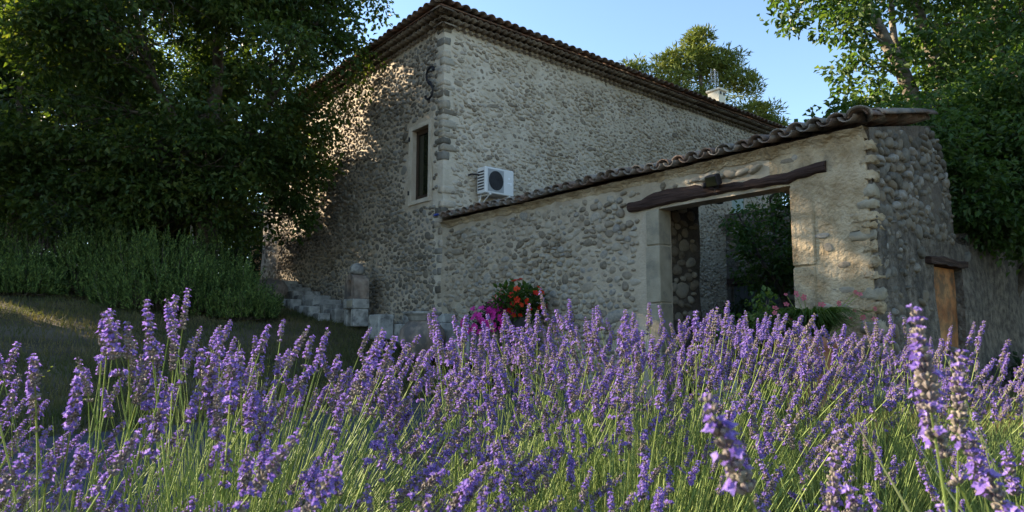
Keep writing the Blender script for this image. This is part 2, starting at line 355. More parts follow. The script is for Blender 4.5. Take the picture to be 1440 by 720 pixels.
def lay_stones(u0, u1, z0, z1, row, wid, mask, big=.06, tilt=.25, fill=.9, herring=0.):
    """cobbles thrown without overlap, large ones first, loosely coursed -> list of (u, z, a, b, angle, variant)"""
    out = []; cell = wid * 1.2; hsh = {}; target = int((u1 - u0) * (z1 - z0) / (row * wid) * 1.6)
    sizes = sorted((math.exp(random.gauss(0, .24)) * (1.5 if random.random() < big else 1) for _ in range(target)), reverse=True)
    for s_ in sizes:
        asp = math.exp(random.gauss(0, .14)); a = wid * .43 * s_ * asp; b = row * .46 * s_ / asp ** .6
        for _ in range(7):
            u = random.uniform(u0, u1); z = random.uniform(z0, z1)
            if random.random() < .65: z = z0 + (round((z - z0) / row) + random.gauss(0, .13)) * row
            ci, cj = int(u / cell), int(z / cell); ok = True
            for i in (ci - 1, ci, ci + 1):
                for j in (cj - 1, cj, cj + 1):
                    for (u2, z2, a2, b2) in hsh.get((i, j), ()):
                        if ((u - u2) / (a + a2)) ** 2 + ((z - z2) / (b + b2)) ** 2 < fill: ok = False; break
                    if not ok: break
                if not ok: break
            if ok:
                hsh.setdefault((ci, cj), []).append((u, z, a, b))
                if mask(u, z, a, b): out.append((u, z, a, b, random.gauss(0, tilt), random.randrange(NCOB)))
                break
    return out
def px_area(s, to_world):
    p = to_world(s[0], s[1]); d = p[1] * cp + (p[2] - CZ) * sp
    px = p[0] / max(d, .1); return s[2] * s[3] / d ** 2 if d > 0 and abs(px) < .8 else 0
def split_big(stones, to_world, n):
    o = sorted(range(len(stones)), key=lambda i: -px_area(stones[i], to_world)); return [stones[i] for i in o[:n]], [stones[i] for i in o[n:]]
def place_stones(stones, n_parts, part, rest_name, mat, axis, to_world, depth=(.02, .045), wface=0.0):
    big, rest = split_big(stones, to_world, n_parts)
    rz = 0 if axis == 'u' else math.pi / 2
    for (a_, z_, a, b, ang, k) in big:
        key = (k, mat)
        if key not in cob_mesh: cob_mesh[key] = mesh_np('stone', COB[k][0], COB[k][1], mat)
        d = random.uniform(*depth)
        o = add('stone', cob_mesh[key], part, (a_, wface, z_) if axis == 'u' else (-wface, a_, z_))
        o.rotation_euler = (Matrix.Rotation(rz, 3, 'Z') @ Matrix.Rotation(ang, 3, 'Y')).to_euler(); o.scale = (a, d, b)
    Vs = []; Fs = []; off = 0
    for (a_, z_, a, b, ang, k) in rest:
        v, f = COB[k]; d = random.uniform(*depth); x = v[:, 0] * a; y = v[:, 1] * d; z = v[:, 2] * b
        c_, s_ = math.cos(ang), math.sin(ang); x2 = x * c_ + z * s_; z2 = -x * s_ + z * c_
        p = np.stack([a_ + x2, wface + y, z_ + z2], 1) if axis == 'u' else np.stack([-wface - y, a_ + x2, z_ + z2], 1)
        Vs.append(p); Fs.append(f + off); off += len(v)
    if Vs: add(rest_name, mesh_np(rest_name, np.concatenate(Vs), np.concatenate(Fs), mat), part, kind='stuff')
# clay tile: half pipe, axis along +y (length 1), crown up
def tile_mesh(name, mat, r0=.085, r1=.1, L=.42, th=.013, n=7, flip=False, sag=1.0):
    b = B(); v = []
    for (y, r) in ((0, r1), (L, r0)):
        for rr in (r, r - th):
            for k in range(n + 1):
                t = math.pi * k / n; z = math.sin(t) * rr * .8
                v.append((math.cos(t) * rr, y, -z if flip else z))
    m_ = n + 1; f = []
    for k in range(n):
        f += [(k, k + 1, 2 * m_ + k + 1, 2 * m_ + k), (m_ + k + 1, m_ + k, 3 * m_ + k, 3 * m_ + k + 1), (k + 1, k, m_ + k, m_ + k + 1), (2 * m_ + k, 2 * m_ + k + 1, 3 * m_ + k + 1, 3 * m_ + k)]
    f += [(0, 2 * m_, 3 * m_, m_), (n, m_ + n, 3 * m_ + n, 2 * m_ + n)]
    b.put(v, f); return b.mesh(name, mat, True)

# ------------------------------------------------------------------ the stone house
house = thing('stone_house', 'two storey river cobble house with clay tile eaves and an iron S wall tie', 'house', (C2[0], C2[1], 0), FZ)
HL, HW, HZ = 8.9, 13.2, 7.05
WIN = (-1.18, -.50, 3.64, 5.17)
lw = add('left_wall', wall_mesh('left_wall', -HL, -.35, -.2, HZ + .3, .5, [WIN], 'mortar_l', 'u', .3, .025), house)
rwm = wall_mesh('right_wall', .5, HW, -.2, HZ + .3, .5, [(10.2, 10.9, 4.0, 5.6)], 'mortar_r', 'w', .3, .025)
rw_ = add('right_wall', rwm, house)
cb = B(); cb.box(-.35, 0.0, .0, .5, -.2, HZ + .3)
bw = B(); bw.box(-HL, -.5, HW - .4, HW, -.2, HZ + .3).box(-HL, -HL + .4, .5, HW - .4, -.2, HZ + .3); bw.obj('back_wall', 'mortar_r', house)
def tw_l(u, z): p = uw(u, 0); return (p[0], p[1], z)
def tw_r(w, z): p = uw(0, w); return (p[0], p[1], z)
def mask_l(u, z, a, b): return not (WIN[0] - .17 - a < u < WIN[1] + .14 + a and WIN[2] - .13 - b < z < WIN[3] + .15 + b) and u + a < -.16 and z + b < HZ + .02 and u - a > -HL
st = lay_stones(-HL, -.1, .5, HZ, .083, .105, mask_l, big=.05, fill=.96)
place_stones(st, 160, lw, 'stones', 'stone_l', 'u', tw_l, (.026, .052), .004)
def mask_r(w, z, a, b): return w - a > .17 and w + a < HW and z + b < HZ + .02 and (w > 2.2 and z > .2 or z > 3.0) and not (10.1 - a < w < 11.0 + a and 3.9 - b < z < 5.7 + b)
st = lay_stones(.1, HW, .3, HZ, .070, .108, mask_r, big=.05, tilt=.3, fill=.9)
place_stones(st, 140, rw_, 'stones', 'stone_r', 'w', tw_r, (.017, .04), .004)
# corner quoins, alternate long and short
z = .7; k = 0
while z < HZ - .05:
    h = random.uniform(.07, .2); lu = random.uniform(.2, .34) if k % 2 else random.uniform(.12, .2); lw_ = random.uniform(.14, .2) if k % 2 else random.uniform(.26, .44)
    b = B(); o_ = random.uniform(.008, .034)
    n = 10; v = []; f = []
    for i, (s_, q) in enumerate(((.0, .55), (.3, .95), (.7, 1.0), (1.0, .5))):
        zz = z + h * (.03 + .92 * s_); e = o_ * q; uu = lu * (.8 + .2 * q); ww = lw_ * (.8 + .2 * q)
        v += [(-uu, .03, zz), (-uu * .93, -e * .6, zz), (-uu * .4, -e, zz), (-.04, -e * .95, zz), (e * .5, .0, zz), (e * .95, .05, zz), (e, ww * .4, zz), (e * .6, ww * .93, zz), (-.03, ww, zz), (-.06, .06, zz)]
    for i in range(3):
        for q in range(n): f.append((i * n + q, i * n + (q + 1) % n, i * n + n + (q + 1) % n, i * n + n + q))
    f += [tuple(range(n))[::-1], tuple(range(3 * n, 4 * n))]
    v = [(p[0] + random.uniform(-.008, .008), p[1] + random.uniform(-.008, .008), p[2] + random.uniform(-.008, .008)) for p in v]
    b.put(v, f)
    if random.random() < .72: b.obj('quoin', random.choice(['stone_l', 'stone_r', 'stone_r', 'stone_g']), house, True)
    z += h; k += 1
cb.obj('corner_pier', 'mortar_r', house)
# window: pale plaster surround, brown frame, pane, pintles
b = B()
for (a0, a1, z0, z1) in ((WIN[0] - .11, WIN[0], WIN[2] - .09, WIN[3] + .09), (WIN[1], WIN[1] + .09, WIN[2] - .09, WIN[3] + .09), (WIN[0], WIN[1], WIN[3], WIN[3] + .09), (WIN[0], WIN[1], WIN[2] - .09, WIN[2])):
    b.box(a0, a1, -.03, .02, z0, z1, j=.008)
b.obj('window_surround', 'mortar_r', house)
wn = B()
for (a0, a1, z0, z1) in ((WIN[0] + .002, WIN[0] + .07, WIN[2] + .002, WIN[3] - .002), (WIN[1] - .07, WIN[1] - .002, WIN[2] + .002, WIN[3] - .002), (WIN[0] + .07, WIN[1] - .07, WIN[3] - .1, WIN[3] - .002), (WIN[0] + .07, WIN[1] - .07, WIN[2] + .002, WIN[2] + .11)):
    wn.box(a0, a1, .1, .16, z0, z1)
wo = wn.obj('window', 'wood', house)
B().box(WIN[0] + .07, WIN[1] - .07, .125, .135, WIN[2] + .11, WIN[3] - .1).obj('pane', 'glass', wo)
for zz in (WIN[2] + .14, WIN[3] - .22): B().box(WIN[0] - .075, WIN[0] - .05, -.06, -.03, zz, zz + .09).obj('shutter_pintle', 'iron', house)
# iron S tie
top = [(.085, .235), (.08, .285), (.045, .325), (-.005, .325), (-.05, .285), (-.07, .22), (-.07, .15), (-.05, .085), (-.02, .035), (0, 0)]
S = top + [(-x, -y) for x, y in top[-2::-1]]
rads = [.025 + .02 * math.exp(-((i - (len(S) - 1) / 2) / 1.3) ** 2) + .006 * math.exp(-min(i, len(S) - 1 - i) ** 2) for i in range(len(S))]
cx, cz = -.38, 5.98
B().tube([(cx + x * 1.7, -.1, cz + y) for x, y in S], rads, 7).obj('iron_wall_tie', 'iron', house, True)
# génoise: three rows of eave tiles on both fronts
t_gen = tile_mesh('eave_tile', 'tile_gen', .074, .074, .28, .013, 6)
t_roof = tile_mesh('roof_tile', 'tile', .085, .105, .5, .015, 7)
gen_rest = []
roof_rest = []
def tw_any(u, w, z): p = uw(u, w); return (p[0], p[1], z)
def eave(axis, length):
    cand = []
    for k in range(3):
        off = .09 + .10 * k; z0 = HZ + .02 + .10 * k; sp_ = .165
        n = int((length + off) / sp_)
        for i in range(n + 1):
            s = -off + sp_ * (i + .5 * (k % 2))
            if axis == 'u': cand.append((-s, -off, z0 + random.uniform(-.006, .006), math.pi * 0))
            else: cand.append((off, s, z0 + random.uniform(-.006, .006), math.pi / 2))
    return cand
gen = eave('u', HL) + eave('w', HW)
# tile opens outward: local +y runs into the wall
def emit_tiles(c, me, name, parent, nmax, rest, mat, slope=0.):
    c = sorted(c, key=lambda q: (tw_any(q[0], q[1], q[2])[1] ** 2 + tw_any(q[0], q[1], q[2])[0] ** 2))
    for q in c[:nmax]:
        add(name, me, parent, q[:3], (slope, 0, q[3] + random.uniform(-.04, .04)))
    Vs = []; v0 = np.array([x.co[:] for x in me.vertices]); f0 = [tuple(p.vertices) for p in me.polygons]; Fs = []; off = 0
    f0 = np.array(f0)
    for q in c[nmax:]:
        mt = np.array(Matrix.Translation(q[:3]) @ Matrix.Rotation(q[3] + random.uniform(-.03, .03), 4, 'Z') @ Matrix.Rotation(slope, 4, 'X'))
        Vs.append(v0 @ mt[:3, :3].T + mt[:3, 3]); Fs.append(f0 + off); off += len(v0)
    if Vs: add(rest, mesh_np(rest, np.concatenate(Vs), np.concatenate(Fs), mat), parent, kind='stuff')
emit_tiles(gen, t_gen, 'eave_tile', house, 200, 'eave_tiles', 'tile_gen')
gm = B()
for k in range(3):
    off = .0 + .10 * k; z0 = HZ + .084 + .10 * k
    gm.box(-HL, off, -off, .3, z0, z0 + .03); gm.box(-.3, off - .002, .3, HW, z0, z0 + .03)
gm.obj('eave_mortar', 'gen_mortar', house)
# hip roof of corrugated tile courses plus single tiles at the eaves
ov = .29; RZ = HZ + .33; sl = .27; half = (HL + 2 * ov) / 2
rb = B()
u_c = -HL / 2; 
ridge = RZ + half * sl
cor = [(ov, -ov), (ov, HW + ov), (-HL - ov, HW + ov), (-HL - ov, -ov)]; r0_, r1_ = (u_c, -ov + half), (u_c, HW + ov - half)
rb.put([(*c_, RZ) for c_ in cor] + [(*r0_, ridge), (*r1_, ridge)] + [(*c_, RZ - .03) for c_ in cor], [(0, 1, 5, 4), (2, 3, 4, 5), (3, 0, 4), (1, 2, 5), (6, 9, 8, 7), (0, 6, 7, 1), (1, 7, 8, 2), (2, 8, 9, 3), (3, 9, 6, 0)])
roof = rb.obj('roof', 'tile', house)
Vs = []; Fs = []
def ribs(axis):
    n = int(((HW if axis == 'w' else HL) + 2 * ov) / .215)
    for i in range(n):
        s = -ov + .215 * (i + .5); run = min(s + ov, ((HW if axis == 'w' else HL) + ov) - s, half) - .5
        if run < .3: continue
        for k in range(7):
            t = math.pi * k / 6; a = math.cos(t) * .1; h = math.sin(t) * .075 + .01
            for d in (.45, .45 + run):
                zz = RZ + d * sl + h
                Vs.append((ov - d, s + a, zz) if axis == 'w' else (-s - a, -ov + d, zz))
        o = len(Vs) - 14
        for k in range(6): Fs.append((o + 2 * k, o + 2 * k + 1, o + 2 * k + 3, o + 2 * k + 2))
ribs('w'); ribs('u')
add('roof_tiles', mesh_np('roof_tiles', Vs, Fs, 'tile'), roof, kind='stuff')
sa = math.atan(sl)
c1 = [(-(-ov + .215 * (i + .5)), -ov - .13 + random.uniform(-.015, .015), RZ - .005, 0) for i in range(int((HL + ov) / .215) + 1)]
c2 = [(ov + .13 + random.uniform(-.015, .015), -ov + .215 * (i + .5), RZ - .005, math.pi / 2) for i in range(int((HW + ov) / .215) + 1)]
for q in sorted(c1 + c2, key=lambda q: tw_any(*q[:3])[1]):
    add('roof_tile', t_roof, roof, q[:3], (sa, 0, q[3] + random.uniform(-.05, .05)))
# hip cap tiles from the near corner
for i in range(8):
    d = -.1 + i * .4; add('hip_tile', t_roof, roof, (ov - d, -ov + d, RZ + .06 + d * sl + random.uniform(-.01, .02)), (math.atan(sl / 1.414) + (.12 if i == 0 else 0), 0, math.pi / 4), (1.15, 1, 1.2))
# chimneys
b = B(); b.bbox(-1.95, -1.5, 12.1, 12.5, RZ + .2, 9.06, .02).bbox(-2.0, -1.45, 12.05, 12.55, 9.06, 9.14, .02); ch = b.obj('chimney', 'chim', house)
for w0 in (12.14, 12.34): B().box(-1.495, -1.488, w0, w0 + .1, 8.92, 9.02).obj('vent', 'acdark', ch)
b = B(); b.bbox(-2.6, -2.2, 12.2, 12.6, RZ + .4, 8.82, .02).bbox(-2.65, -2.15, 12.15, 12.65, 8.82, 8.89, .02); b.obj('chimney', 'chim', house)
# lower wing at the far end
wing = thing('side_wing', 'sunlit lower stone wing with ochre plaster beyond the far end of the house', 'house wing', (C2[0], C2[1], 0), FZ)
wl = add('wall', wall_mesh('wing_wall', -10.6, -HL - .01, .5, 5.35, .5, [], 'mortar_r', 'u', .3, .03), wing, (0, .14, 0))
st = lay_stones(-10.6, -HL - .05, 1.6, 5.3, .1, .15, lambda u, z, a, b: u - a > -10.6)
place_stones(st, 60, wl, 'stones', 'stone_r', 'u', tw_l, (.018, .04), .004)
B().box(-10.6, -HL - .01, .65, 6, .5, 5.3).obj('rear_wall', 'mortar_r', wing)
B().box(-17, -10.65, 1.9, 7, .5, 4.6).obj('ochre_wall', 'ochre', wing)
rb = B(); rb.put([(-10.9, -.15, 5.36), (-HL - .02, -.15, 5.36), (-HL - .02, 6, 7.0), (-10.9, 6, 7.0), (-10.9, -.15, 5.44), (-HL - .02, -.15, 5.44), (-HL - .02, 6, 7.08), (-10.9, 6, 7.08)], [(0, 3, 2, 1), (4, 5, 6, 7), (0, 1, 5, 4), (3, 7, 6, 2), (0, 4, 7, 3), (1, 2, 6, 5)])
wr = rb.obj('roof', 'tile', wing)
for i in range(9): add('roof_tile', t_roof, wr, (-10.8 + .215 * i, -.2, 5.45), (.26, 0, random.uniform(-.04, .04)))
# shutter on the courtyard side
sh = B(); sh.box(-.06, -.03, 10.22, 10.88, 4.02, 5.58); so_ = sh.obj('shutter', 'shutter', house)
for i in range(6): B().box(-.028, -.012, 10.235 + .107 * i, 10.33 + .107 * i, 4.03, 5.57).obj('board', 'shutter', so_)

# ------------------------------------------------------------------ air conditioner on the wall
ac = thing('air_conditioner', 'white outdoor air conditioner unit on brackets above the low tiled roof', 'air conditioner', (C2[0], C2[1], 0), FZ)
a0, a1, zc, zt = .76, 1.50, 3.69, 4.23; x0, x1 = .12, .40
b = B(); b.bbox(x0, x1, a0, a1, zc, zt, .012); cas = b.obj('casing', 'acwhite', ac)
B().box(x1 - .002, x1 + .006, a0 + .06, a0 + .47, zc + .04, zt - .04).obj('fan_panel', 'acgrey', ac)
fan = B(); fc = (a0 + .265, (zc + zt) / 2)
v = [(x1 + .008, fc[0], fc[1])]; 
for k in range(28): t = 2 * math.pi * k / 28; v.append((x1 + .008, fc[0] + .185 * math.cos(t), fc[1] + .2 * math.sin(t)))
fan.put(v, [(0, 1 + k, 1 + (k + 1) % 28) for k in range(28)]); fo = fan.obj('fan_opening', 'acdark', ac)
gr = B()
for rr in (.05, .085, .12, .155, .187):
    gr.tube([(x1 + .013, fc[0] + rr * math.cos(t), fc[1] + rr * 1.07 * math.sin(t)) for t in np.linspace(0, 2 * math.pi, 25)], .0022, 4, cap=False)
gr.obj('grille', 'iron', fo)
for i in range(7): B().box(x0 + .03, x1 - .05, a0 - .006, a0 + .001, zc + .07 + .06 * i, zc + .1 + .06 * i).obj('side_louvre', 'acdark', ac)
b = B(); b.box(x1 + .001, x1 + .004, a1 - .15, a1 - .11, zt - .2, zt - .16); b.box(x1 + .001, x1 + .004, a1 - .17, a1 - .06, zt - .285, zt - .265); b.box(x1 + .001, x1 + .004, a1 - .1, a1 - .06, zt - .31, zt - .292); b.obj('badge', 'badge', ac)
for w0 in (a0 + .1, a1 - .14):
    b = B(); b.box(.0, .42, w0, w0 + .035, zc - .035, zc - .003); b.box(.0, .03, w0, w0 + .035, zc - .28, zc - .035); b.tube([(.02, w0 + .017, zc - .26), (.38, w0 + .017, zc - .03)], .012, 5); b.obj('bracket', 'acwhite', ac)
B().tube([(.2, a0 + .05, zc), (.19, a0 + .03, zc - .1), (.12, a0 + .05, zc - .22), (.03, a0 + .02, zc - .4)], .012, 6).obj('drain_hose', 'acwhite', ac, True)
B().tube([(.0, a0 - .14, zt - .14), (.1, a0 - .12, zt - .13), (.2, a0 - .03, zt - .15), (.2, a0 + .02, zt - .15)], .017, 6).obj('pipe', 'iron', ac, True)

# antenna on the chimney
an = thing('tv_antenna', 'grey grid television antenna on a mast fixed to the cream chimney', 'antenna', (*uw(-1.7, 12.2), 9.14), FZ); an.scale = (.5, .5, .42)
B().tube([(0, 0, -.0), (0, 0, 1.75)], .022, 6).obj('mast', 'alu', an)
b = B()
for i in range(8): b.tube([(-.02, -.45, .55 + .15 * i), (-.02, .4, .55 + .15 * i)], .012, 4)
for w0 in (-.43, -.02, .38): b.tube([(-.02, w0, .5), (-.02, w0, 1.65)], .012, 4)
b.obj('reflector_grid', 'alu', an)
b = B()
for zz in (.75, 1.1, 1.45): b.tube([(0, -.3, zz), (.22, -.3, zz)], .012, 4).tube([(.2, -.48, zz), (.2, -.1, zz)], .012, 4)
b.obj('dipoles', 'alu', an)

# ------------------------------------------------------------------ gate wall with tiled lean-to roof
GZ = 3.0; KU = 8.03; G0, G1, GH = 5.28, 7.15, 2.56
gate = thing('gateway_wall', 'cobble courtyard wall with oak lintel gateway under a clay tile roof', 'wall', (C2[0], C2[1], 0), FZ)
gw = add('masonry', wall_mesh('masonry', .004, 6.9, -.3, GZ, .26, [(G0, 6.9, -.3, GH)], 'mortar_g', 'u', .25, .03), gate)
pl = add('rendered_pier', wall_mesh('rendered_pier', 6.9, KU - .05, -.3, GZ, .46, [(6.9, G1, -.3, GH)], 'render', 'u', .2, .03), gate)
def mask_g(u, z, a, b):
    if z + b > GZ - .08 or u - a < .03: return False
    if 4.74 - a < u < 7.62 + a and GH - .02 - b < z < 2.78 + b: return False
    if u > 4.95 - a and z < GH: return False
    if u > 5.0: return random.random() < .55
    return u < 6.85
st = lay_stones(.02, 6.9, -.05, GZ, .074, .112, mask_g, big=.12, tilt=.22, fill=.84)
place_stones(st, 230, gw, 'stones', 'stone_g', 'u', tw_l, (.024, .048), .004)
# stray stones in the render of the pier
stp = [(u, z, random.uniform(.05, .1), random.uniform(.025, .05), random.gauss(0, .2), random.randrange(NCOB)) for u, z in [(random.uniform(7.3, 7.75), random.uniform(.3, 2.5)) for _ in range(12)] + [(random.uniform(7.0, 7.8), random.uniform(2.82, 2.9)) for _ in range(5)]]
place_stones(stp, 40, pl, 'stones', 'stone_g', 'u', tw_l, (.008, .02), .006)
# corner stones of the pier
z = .05; k = 0
while z < GZ - .12:
    h = random.uniform(.07, .17); lu = random.uniform(.1, .3); ww = random.uniform(.12, .26); e = random.uniform(.006, .024); b = B(); v = []; f = []
    for s_, q in ((0, .5), (.3, .95), (.7, 1), (1, .45)):
        zz = z + h * (.04 + .9 * s_); v += [(KU - lu * (.75 + .25 * q), .03, zz), (KU - lu * .9, -e * q * .5, zz), (KU - lu * .4, -e * q, zz), (KU - .03, -e * q * .9, zz), (KU + e * q * .5, .0, zz), (KU + e * q, .05, zz), (KU + e * q * .9, ww * .5, zz), (KU + e * q * .4, ww, zz), (KU - .05, ww * .9, zz)]
    for i in range(3):
        for q in range(9): f.append((i * 9 + q, i * 9 + (q + 1) % 9, i * 9 + 9 + (q + 1) % 9, i * 9 + 9 + q))
    f += [tuple(range(9))[::-1], tuple(range(27, 36))]
    v = [tuple(c_ + random.uniform(-.018, .018) for c_ in p) for p in v]
    b.put(v, f); b.obj('quoin', random.choice(['stone_g', 'render', 'render', 'jamb']), gate, True); z += h * random.uniform(1.0, 1.7); k += 1
# dressed jamb blocks
for (za, zb) in ((-.05, .62), (.635, 1.28), (1.295, 2.06), (2.075, 2.55)):
    B().bbox(5.06 + random.uniform(-.015, .015), G0 + .012, -.022, .24, za, zb, .012).obj('jamb_block', 'jamb', gate)
for (za, zb) in ((-.05, .8), (.815, 1.62), (1.635, 2.55)):
    B().bbox(G1 - .012, G1 + .2 + random.uniform(0, .06), -.014, .3, za, zb, .014).obj('jamb_block', 'render', gate)
# lintel: one rough dark beam, ends ragged
pts = np.linspace(4.78, 7.58, 26); v = []; f = []
for i, u in enumerate(pts):
    t = i / 25; zb = 2.575 + .03 * math.sin(t * 3.1) + random.uniform(-.012, .012); hgt = .15 + .05 * math.sin(t * 7) + random.uniform(-.012, .012)
    if t < .12: hgt = .135; zb -= .0
    if t > .86: hgt *= (1.35 - t * .55) * .9; zb += .045 * (t - .86) / .14 + .02
    pr = -.06 + random.uniform(-.008, .008)
    for (w_, zz) in ((pr, zb + .02), (pr - .012, zb + hgt * .5), (pr + .004, zb + hgt - .015), (pr + .03, zb + hgt), (.4, zb + hgt), (.4, zb), (pr + .03, zb)): v.append((u, w_, zz))
for i in range(25):
    for k in range(7): f.append((i * 7 + k, i * 7 + (k + 1) % 7, i * 7 + 7 + (k + 1) % 7, i * 7 + 7 + k))
f += [tuple(range(7))[::-1], tuple(range(175, 182))]
B().put(v, f).obj('lintel', 'beam', gate)
# fallen render above the lintel shows loose stones
stl = [(5.9 + .16 * i + random.uniform(-.03, .03), 2.84 + random.uniform(-.015, .02), random.uniform(.06, .11), random.uniform(.035, .055), random.gauss(0, .3), random.randrange(NCOB)) for i in range(6)]
place_stones(stl, 10, gw, 'stones', 'stone_g', 'u', tw_l, (.03, .05), -.01)
# lean-to roof behind the wall
RS = .21; rsa = math.atan(RS); RD = 2.0; RO = -.2
rf = B(); rf.put([(u_, w_, GZ + t_ + RS * (w_ + .15)) for t_ in (.012, .05) for u_, w_ in ((.0, .05), (KU - .3, .05), (KU - .3, RD), (.0, RD))], [(0, 3, 2, 1), (4, 5, 6, 7), (0, 1, 5, 4), (3, 7, 6, 2), (0, 4, 7, 3), (1, 2, 6, 5)])
lr = rf.obj('lean_to_roof', 'beam', gate)
t_cov = [tile_mesh('cover_tile', 'tile_old', .08, .105, .5, .016, 8), tile_mesh('cover_tile', 'tile_old', .085, .1, .48, .018, 8)]
t_chn = tile_mesh('channel_tile', 'tile_old', .1, .085, .5, .014, 6, flip=True)
N_ = int(KU / .225)
for i in range(N_ + 1):
    u = .1 + i * (KU - .12) / N_; j = random.uniform(-.03, .03); uneven = .03 * math.sin(u * 1.9) + .02 * math.sin(u * 4.3 + 1)
    if u > 7.2: uneven += .03 * (u - 7.2)
    for r_ in range(5):
        d = RO + .42 * r_ + j * (r_ == 0)
        add('cover_tile', t_cov[i % 2], lr, (u + random.uniform(-.012, .012), d, GZ + .10 + RS * (d - RO) + uneven * .6 + .012 * (r_ > 0)), (rsa + random.uniform(-.02, .02), random.uniform(-.05, .05), random.uniform(-.06, .06)))
        if r_ < 2 and i < N_: add('channel_tile', t_chn, lr, (u + .112, d - .02, GZ + .125 + RS * (d - RO) + uneven * .5), (rsa, random.uniform(-.05, .05), random.uniform(-.04, .04)))
# verge tiles at the corner end, lying along the slope and showing their ends outward
for i in range(8):
    d = .05 + .25 * i; add('verge_tile', t_cov[i % 2], lr, (KU - .01 + random.uniform(-.03, .03), d, GZ + .115 + RS * (d - RO) + random.uniform(-.015, .015)), (-.1 + random.uniform(-.05, .05), random.uniform(-.08, .08), math.pi / 2 + random.uniform(-.08, .08)))
add('corner_tile', t_cov[0], lr, (KU + .03, -.27, GZ + .11), (rsa - .08, .15, .45), (1.2, 1.05, 1.1))
B().box(-.02, .16, -.19, -.02, GZ + .15, GZ + .19, j=.012).obj('flashing', 'blue', lr)
# mortar bed below the tiles
b = B(); v = []; f = []
us = np.linspace(.01, KU - .01, 90)
for u in us:
    q = random.uniform(-.02, .02)
    v += [(u, -.008, GZ - .07 + q), (u, -.035 + q * .5, GZ - .02 + q), (u, -.11 + q, GZ + .03), (u, .2, GZ + .03), (u, .2, GZ - .06)]
for i in range(89):
    for k in range(5): f.append((i * 5 + k, i * 5 + (k + 1) % 5, i * 5 + 5 + (k + 1) % 5, i * 5 + 5 + k))
b.put(v, f).obj('tile_bedding', 'render', gate)
# inner wall of the lean-to seen through the gateway
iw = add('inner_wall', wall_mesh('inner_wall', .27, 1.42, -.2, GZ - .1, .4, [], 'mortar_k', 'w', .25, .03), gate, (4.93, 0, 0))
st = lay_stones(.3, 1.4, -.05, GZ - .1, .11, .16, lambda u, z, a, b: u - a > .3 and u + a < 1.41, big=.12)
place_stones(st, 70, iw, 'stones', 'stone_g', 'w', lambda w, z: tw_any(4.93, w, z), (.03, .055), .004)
B().box(4.9, 4.98, .5, 2.0, GZ - .09, GZ + .03, j=.02).obj('rafter', 'beam', gate)

# spotlight over the gate
sl_ = thing('floodlight', 'small black floodlight fixed to the oak lintel over the gateway', 'floodlight', (*uw(6.24, -.07), 2.78), FZ)
b = B(); b.bbox(-.085, .085, -.13, -.02, -.06, .08, .012); b.obj('housing', 'iron', sl_, rot=(R(22), 0, 0))
B().box(-.072, .072, -.137, -.128, -.048, .068).obj('lens', 'glass', sl_, rot=(R(22), 0, 0))
B().box(-.02, .02, -.05, .03, -.12, -.02).obj('bracket', 'iron', sl_)
B().lathe([(.03, -.02), (.036, 0), (.036, .03), (.02, .05)], 12, c=(-.16, -.03, -.06)).obj('motion_sensor', 'iron', sl_, True)
B().tube([(.02, -.04, -.1), (.0, -.06, -.17), (.04, -.05, -.2)], .006, 5).obj('cable', 'iron', sl_)

# ------------------------------------------------------------------ return wall to the right with a blocked doorway
K = uw(KU, 0)
ret = thing('return_wall', 'rough cobble side wall with streaked grey render and a small ochre doorway', 'wall', (K[0], K[1], 0), FZ)
DW = (1.63, 2.50, -.3, 1.72)
def rtop(w): return GZ + .01 + RS * (min(w, 1.9) + .12) - (max(0, w - 1.95) * 1.6)
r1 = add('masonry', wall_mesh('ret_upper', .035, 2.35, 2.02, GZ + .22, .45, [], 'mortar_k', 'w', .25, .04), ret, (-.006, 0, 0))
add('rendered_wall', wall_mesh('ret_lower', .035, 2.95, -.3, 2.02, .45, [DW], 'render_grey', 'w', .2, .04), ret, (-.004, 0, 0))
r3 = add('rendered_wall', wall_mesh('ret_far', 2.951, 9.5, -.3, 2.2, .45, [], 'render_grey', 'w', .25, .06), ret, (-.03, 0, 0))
for v_ in r1.data.vertices: v_.co.z = 2.02 + (v_.co.z - 2.02) * (rtop(v_.co.y) - 2.02) / (GZ + .22 - 2.02)
def tw_k(w, z): return tw_any(KU, w, z)
def mask_k(w, z, a, b):
    if w - a < .1 or w + a > (2.33 if z > 2 else 2.9) or z + b > rtop(w) - .02: return False
    if z < 2.0: 
        if DW[0] - .2 - a < w < DW[1] + .1 + a and z < 1.95: return False
        return random.random() < (.6 if w < .8 else .16)
    return True
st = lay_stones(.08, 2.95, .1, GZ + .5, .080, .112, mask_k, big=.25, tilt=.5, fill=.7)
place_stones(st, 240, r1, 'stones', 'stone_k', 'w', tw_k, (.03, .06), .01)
dl = B(); v = []; f = []
for i in range(9):
    w_ = 1.40 + i * (2.66 - 1.40) / 8; zz = 1.70 + random.uniform(-.012, .012); hh = .10 + random.uniform(-.02, .02)
    v += [(.035, w_, zz), (.042, w_, zz + hh * .8), (.02, w_, zz + hh), (-.3, w_, zz + hh), (-.3, w_, zz)]
for i in range(8):
    for k in range(5): f.append((i * 5 + k, i * 5 + (k + 1) % 5, i * 5 + 5 + (k + 1) % 5, i * 5 + 5 + k))
f += [tuple(range(5))[::-1], tuple(range(40, 45))]
dl.put(v, f).obj('lintel', 'beam', ret)
add('doorway_plaster', wall_mesh('doorway_plaster', DW[0] + .003, DW[1] - .003, -.2, 1.69, .06, [], 'orange', 'w', .2, .03), ret, (-.09, 0, 0))
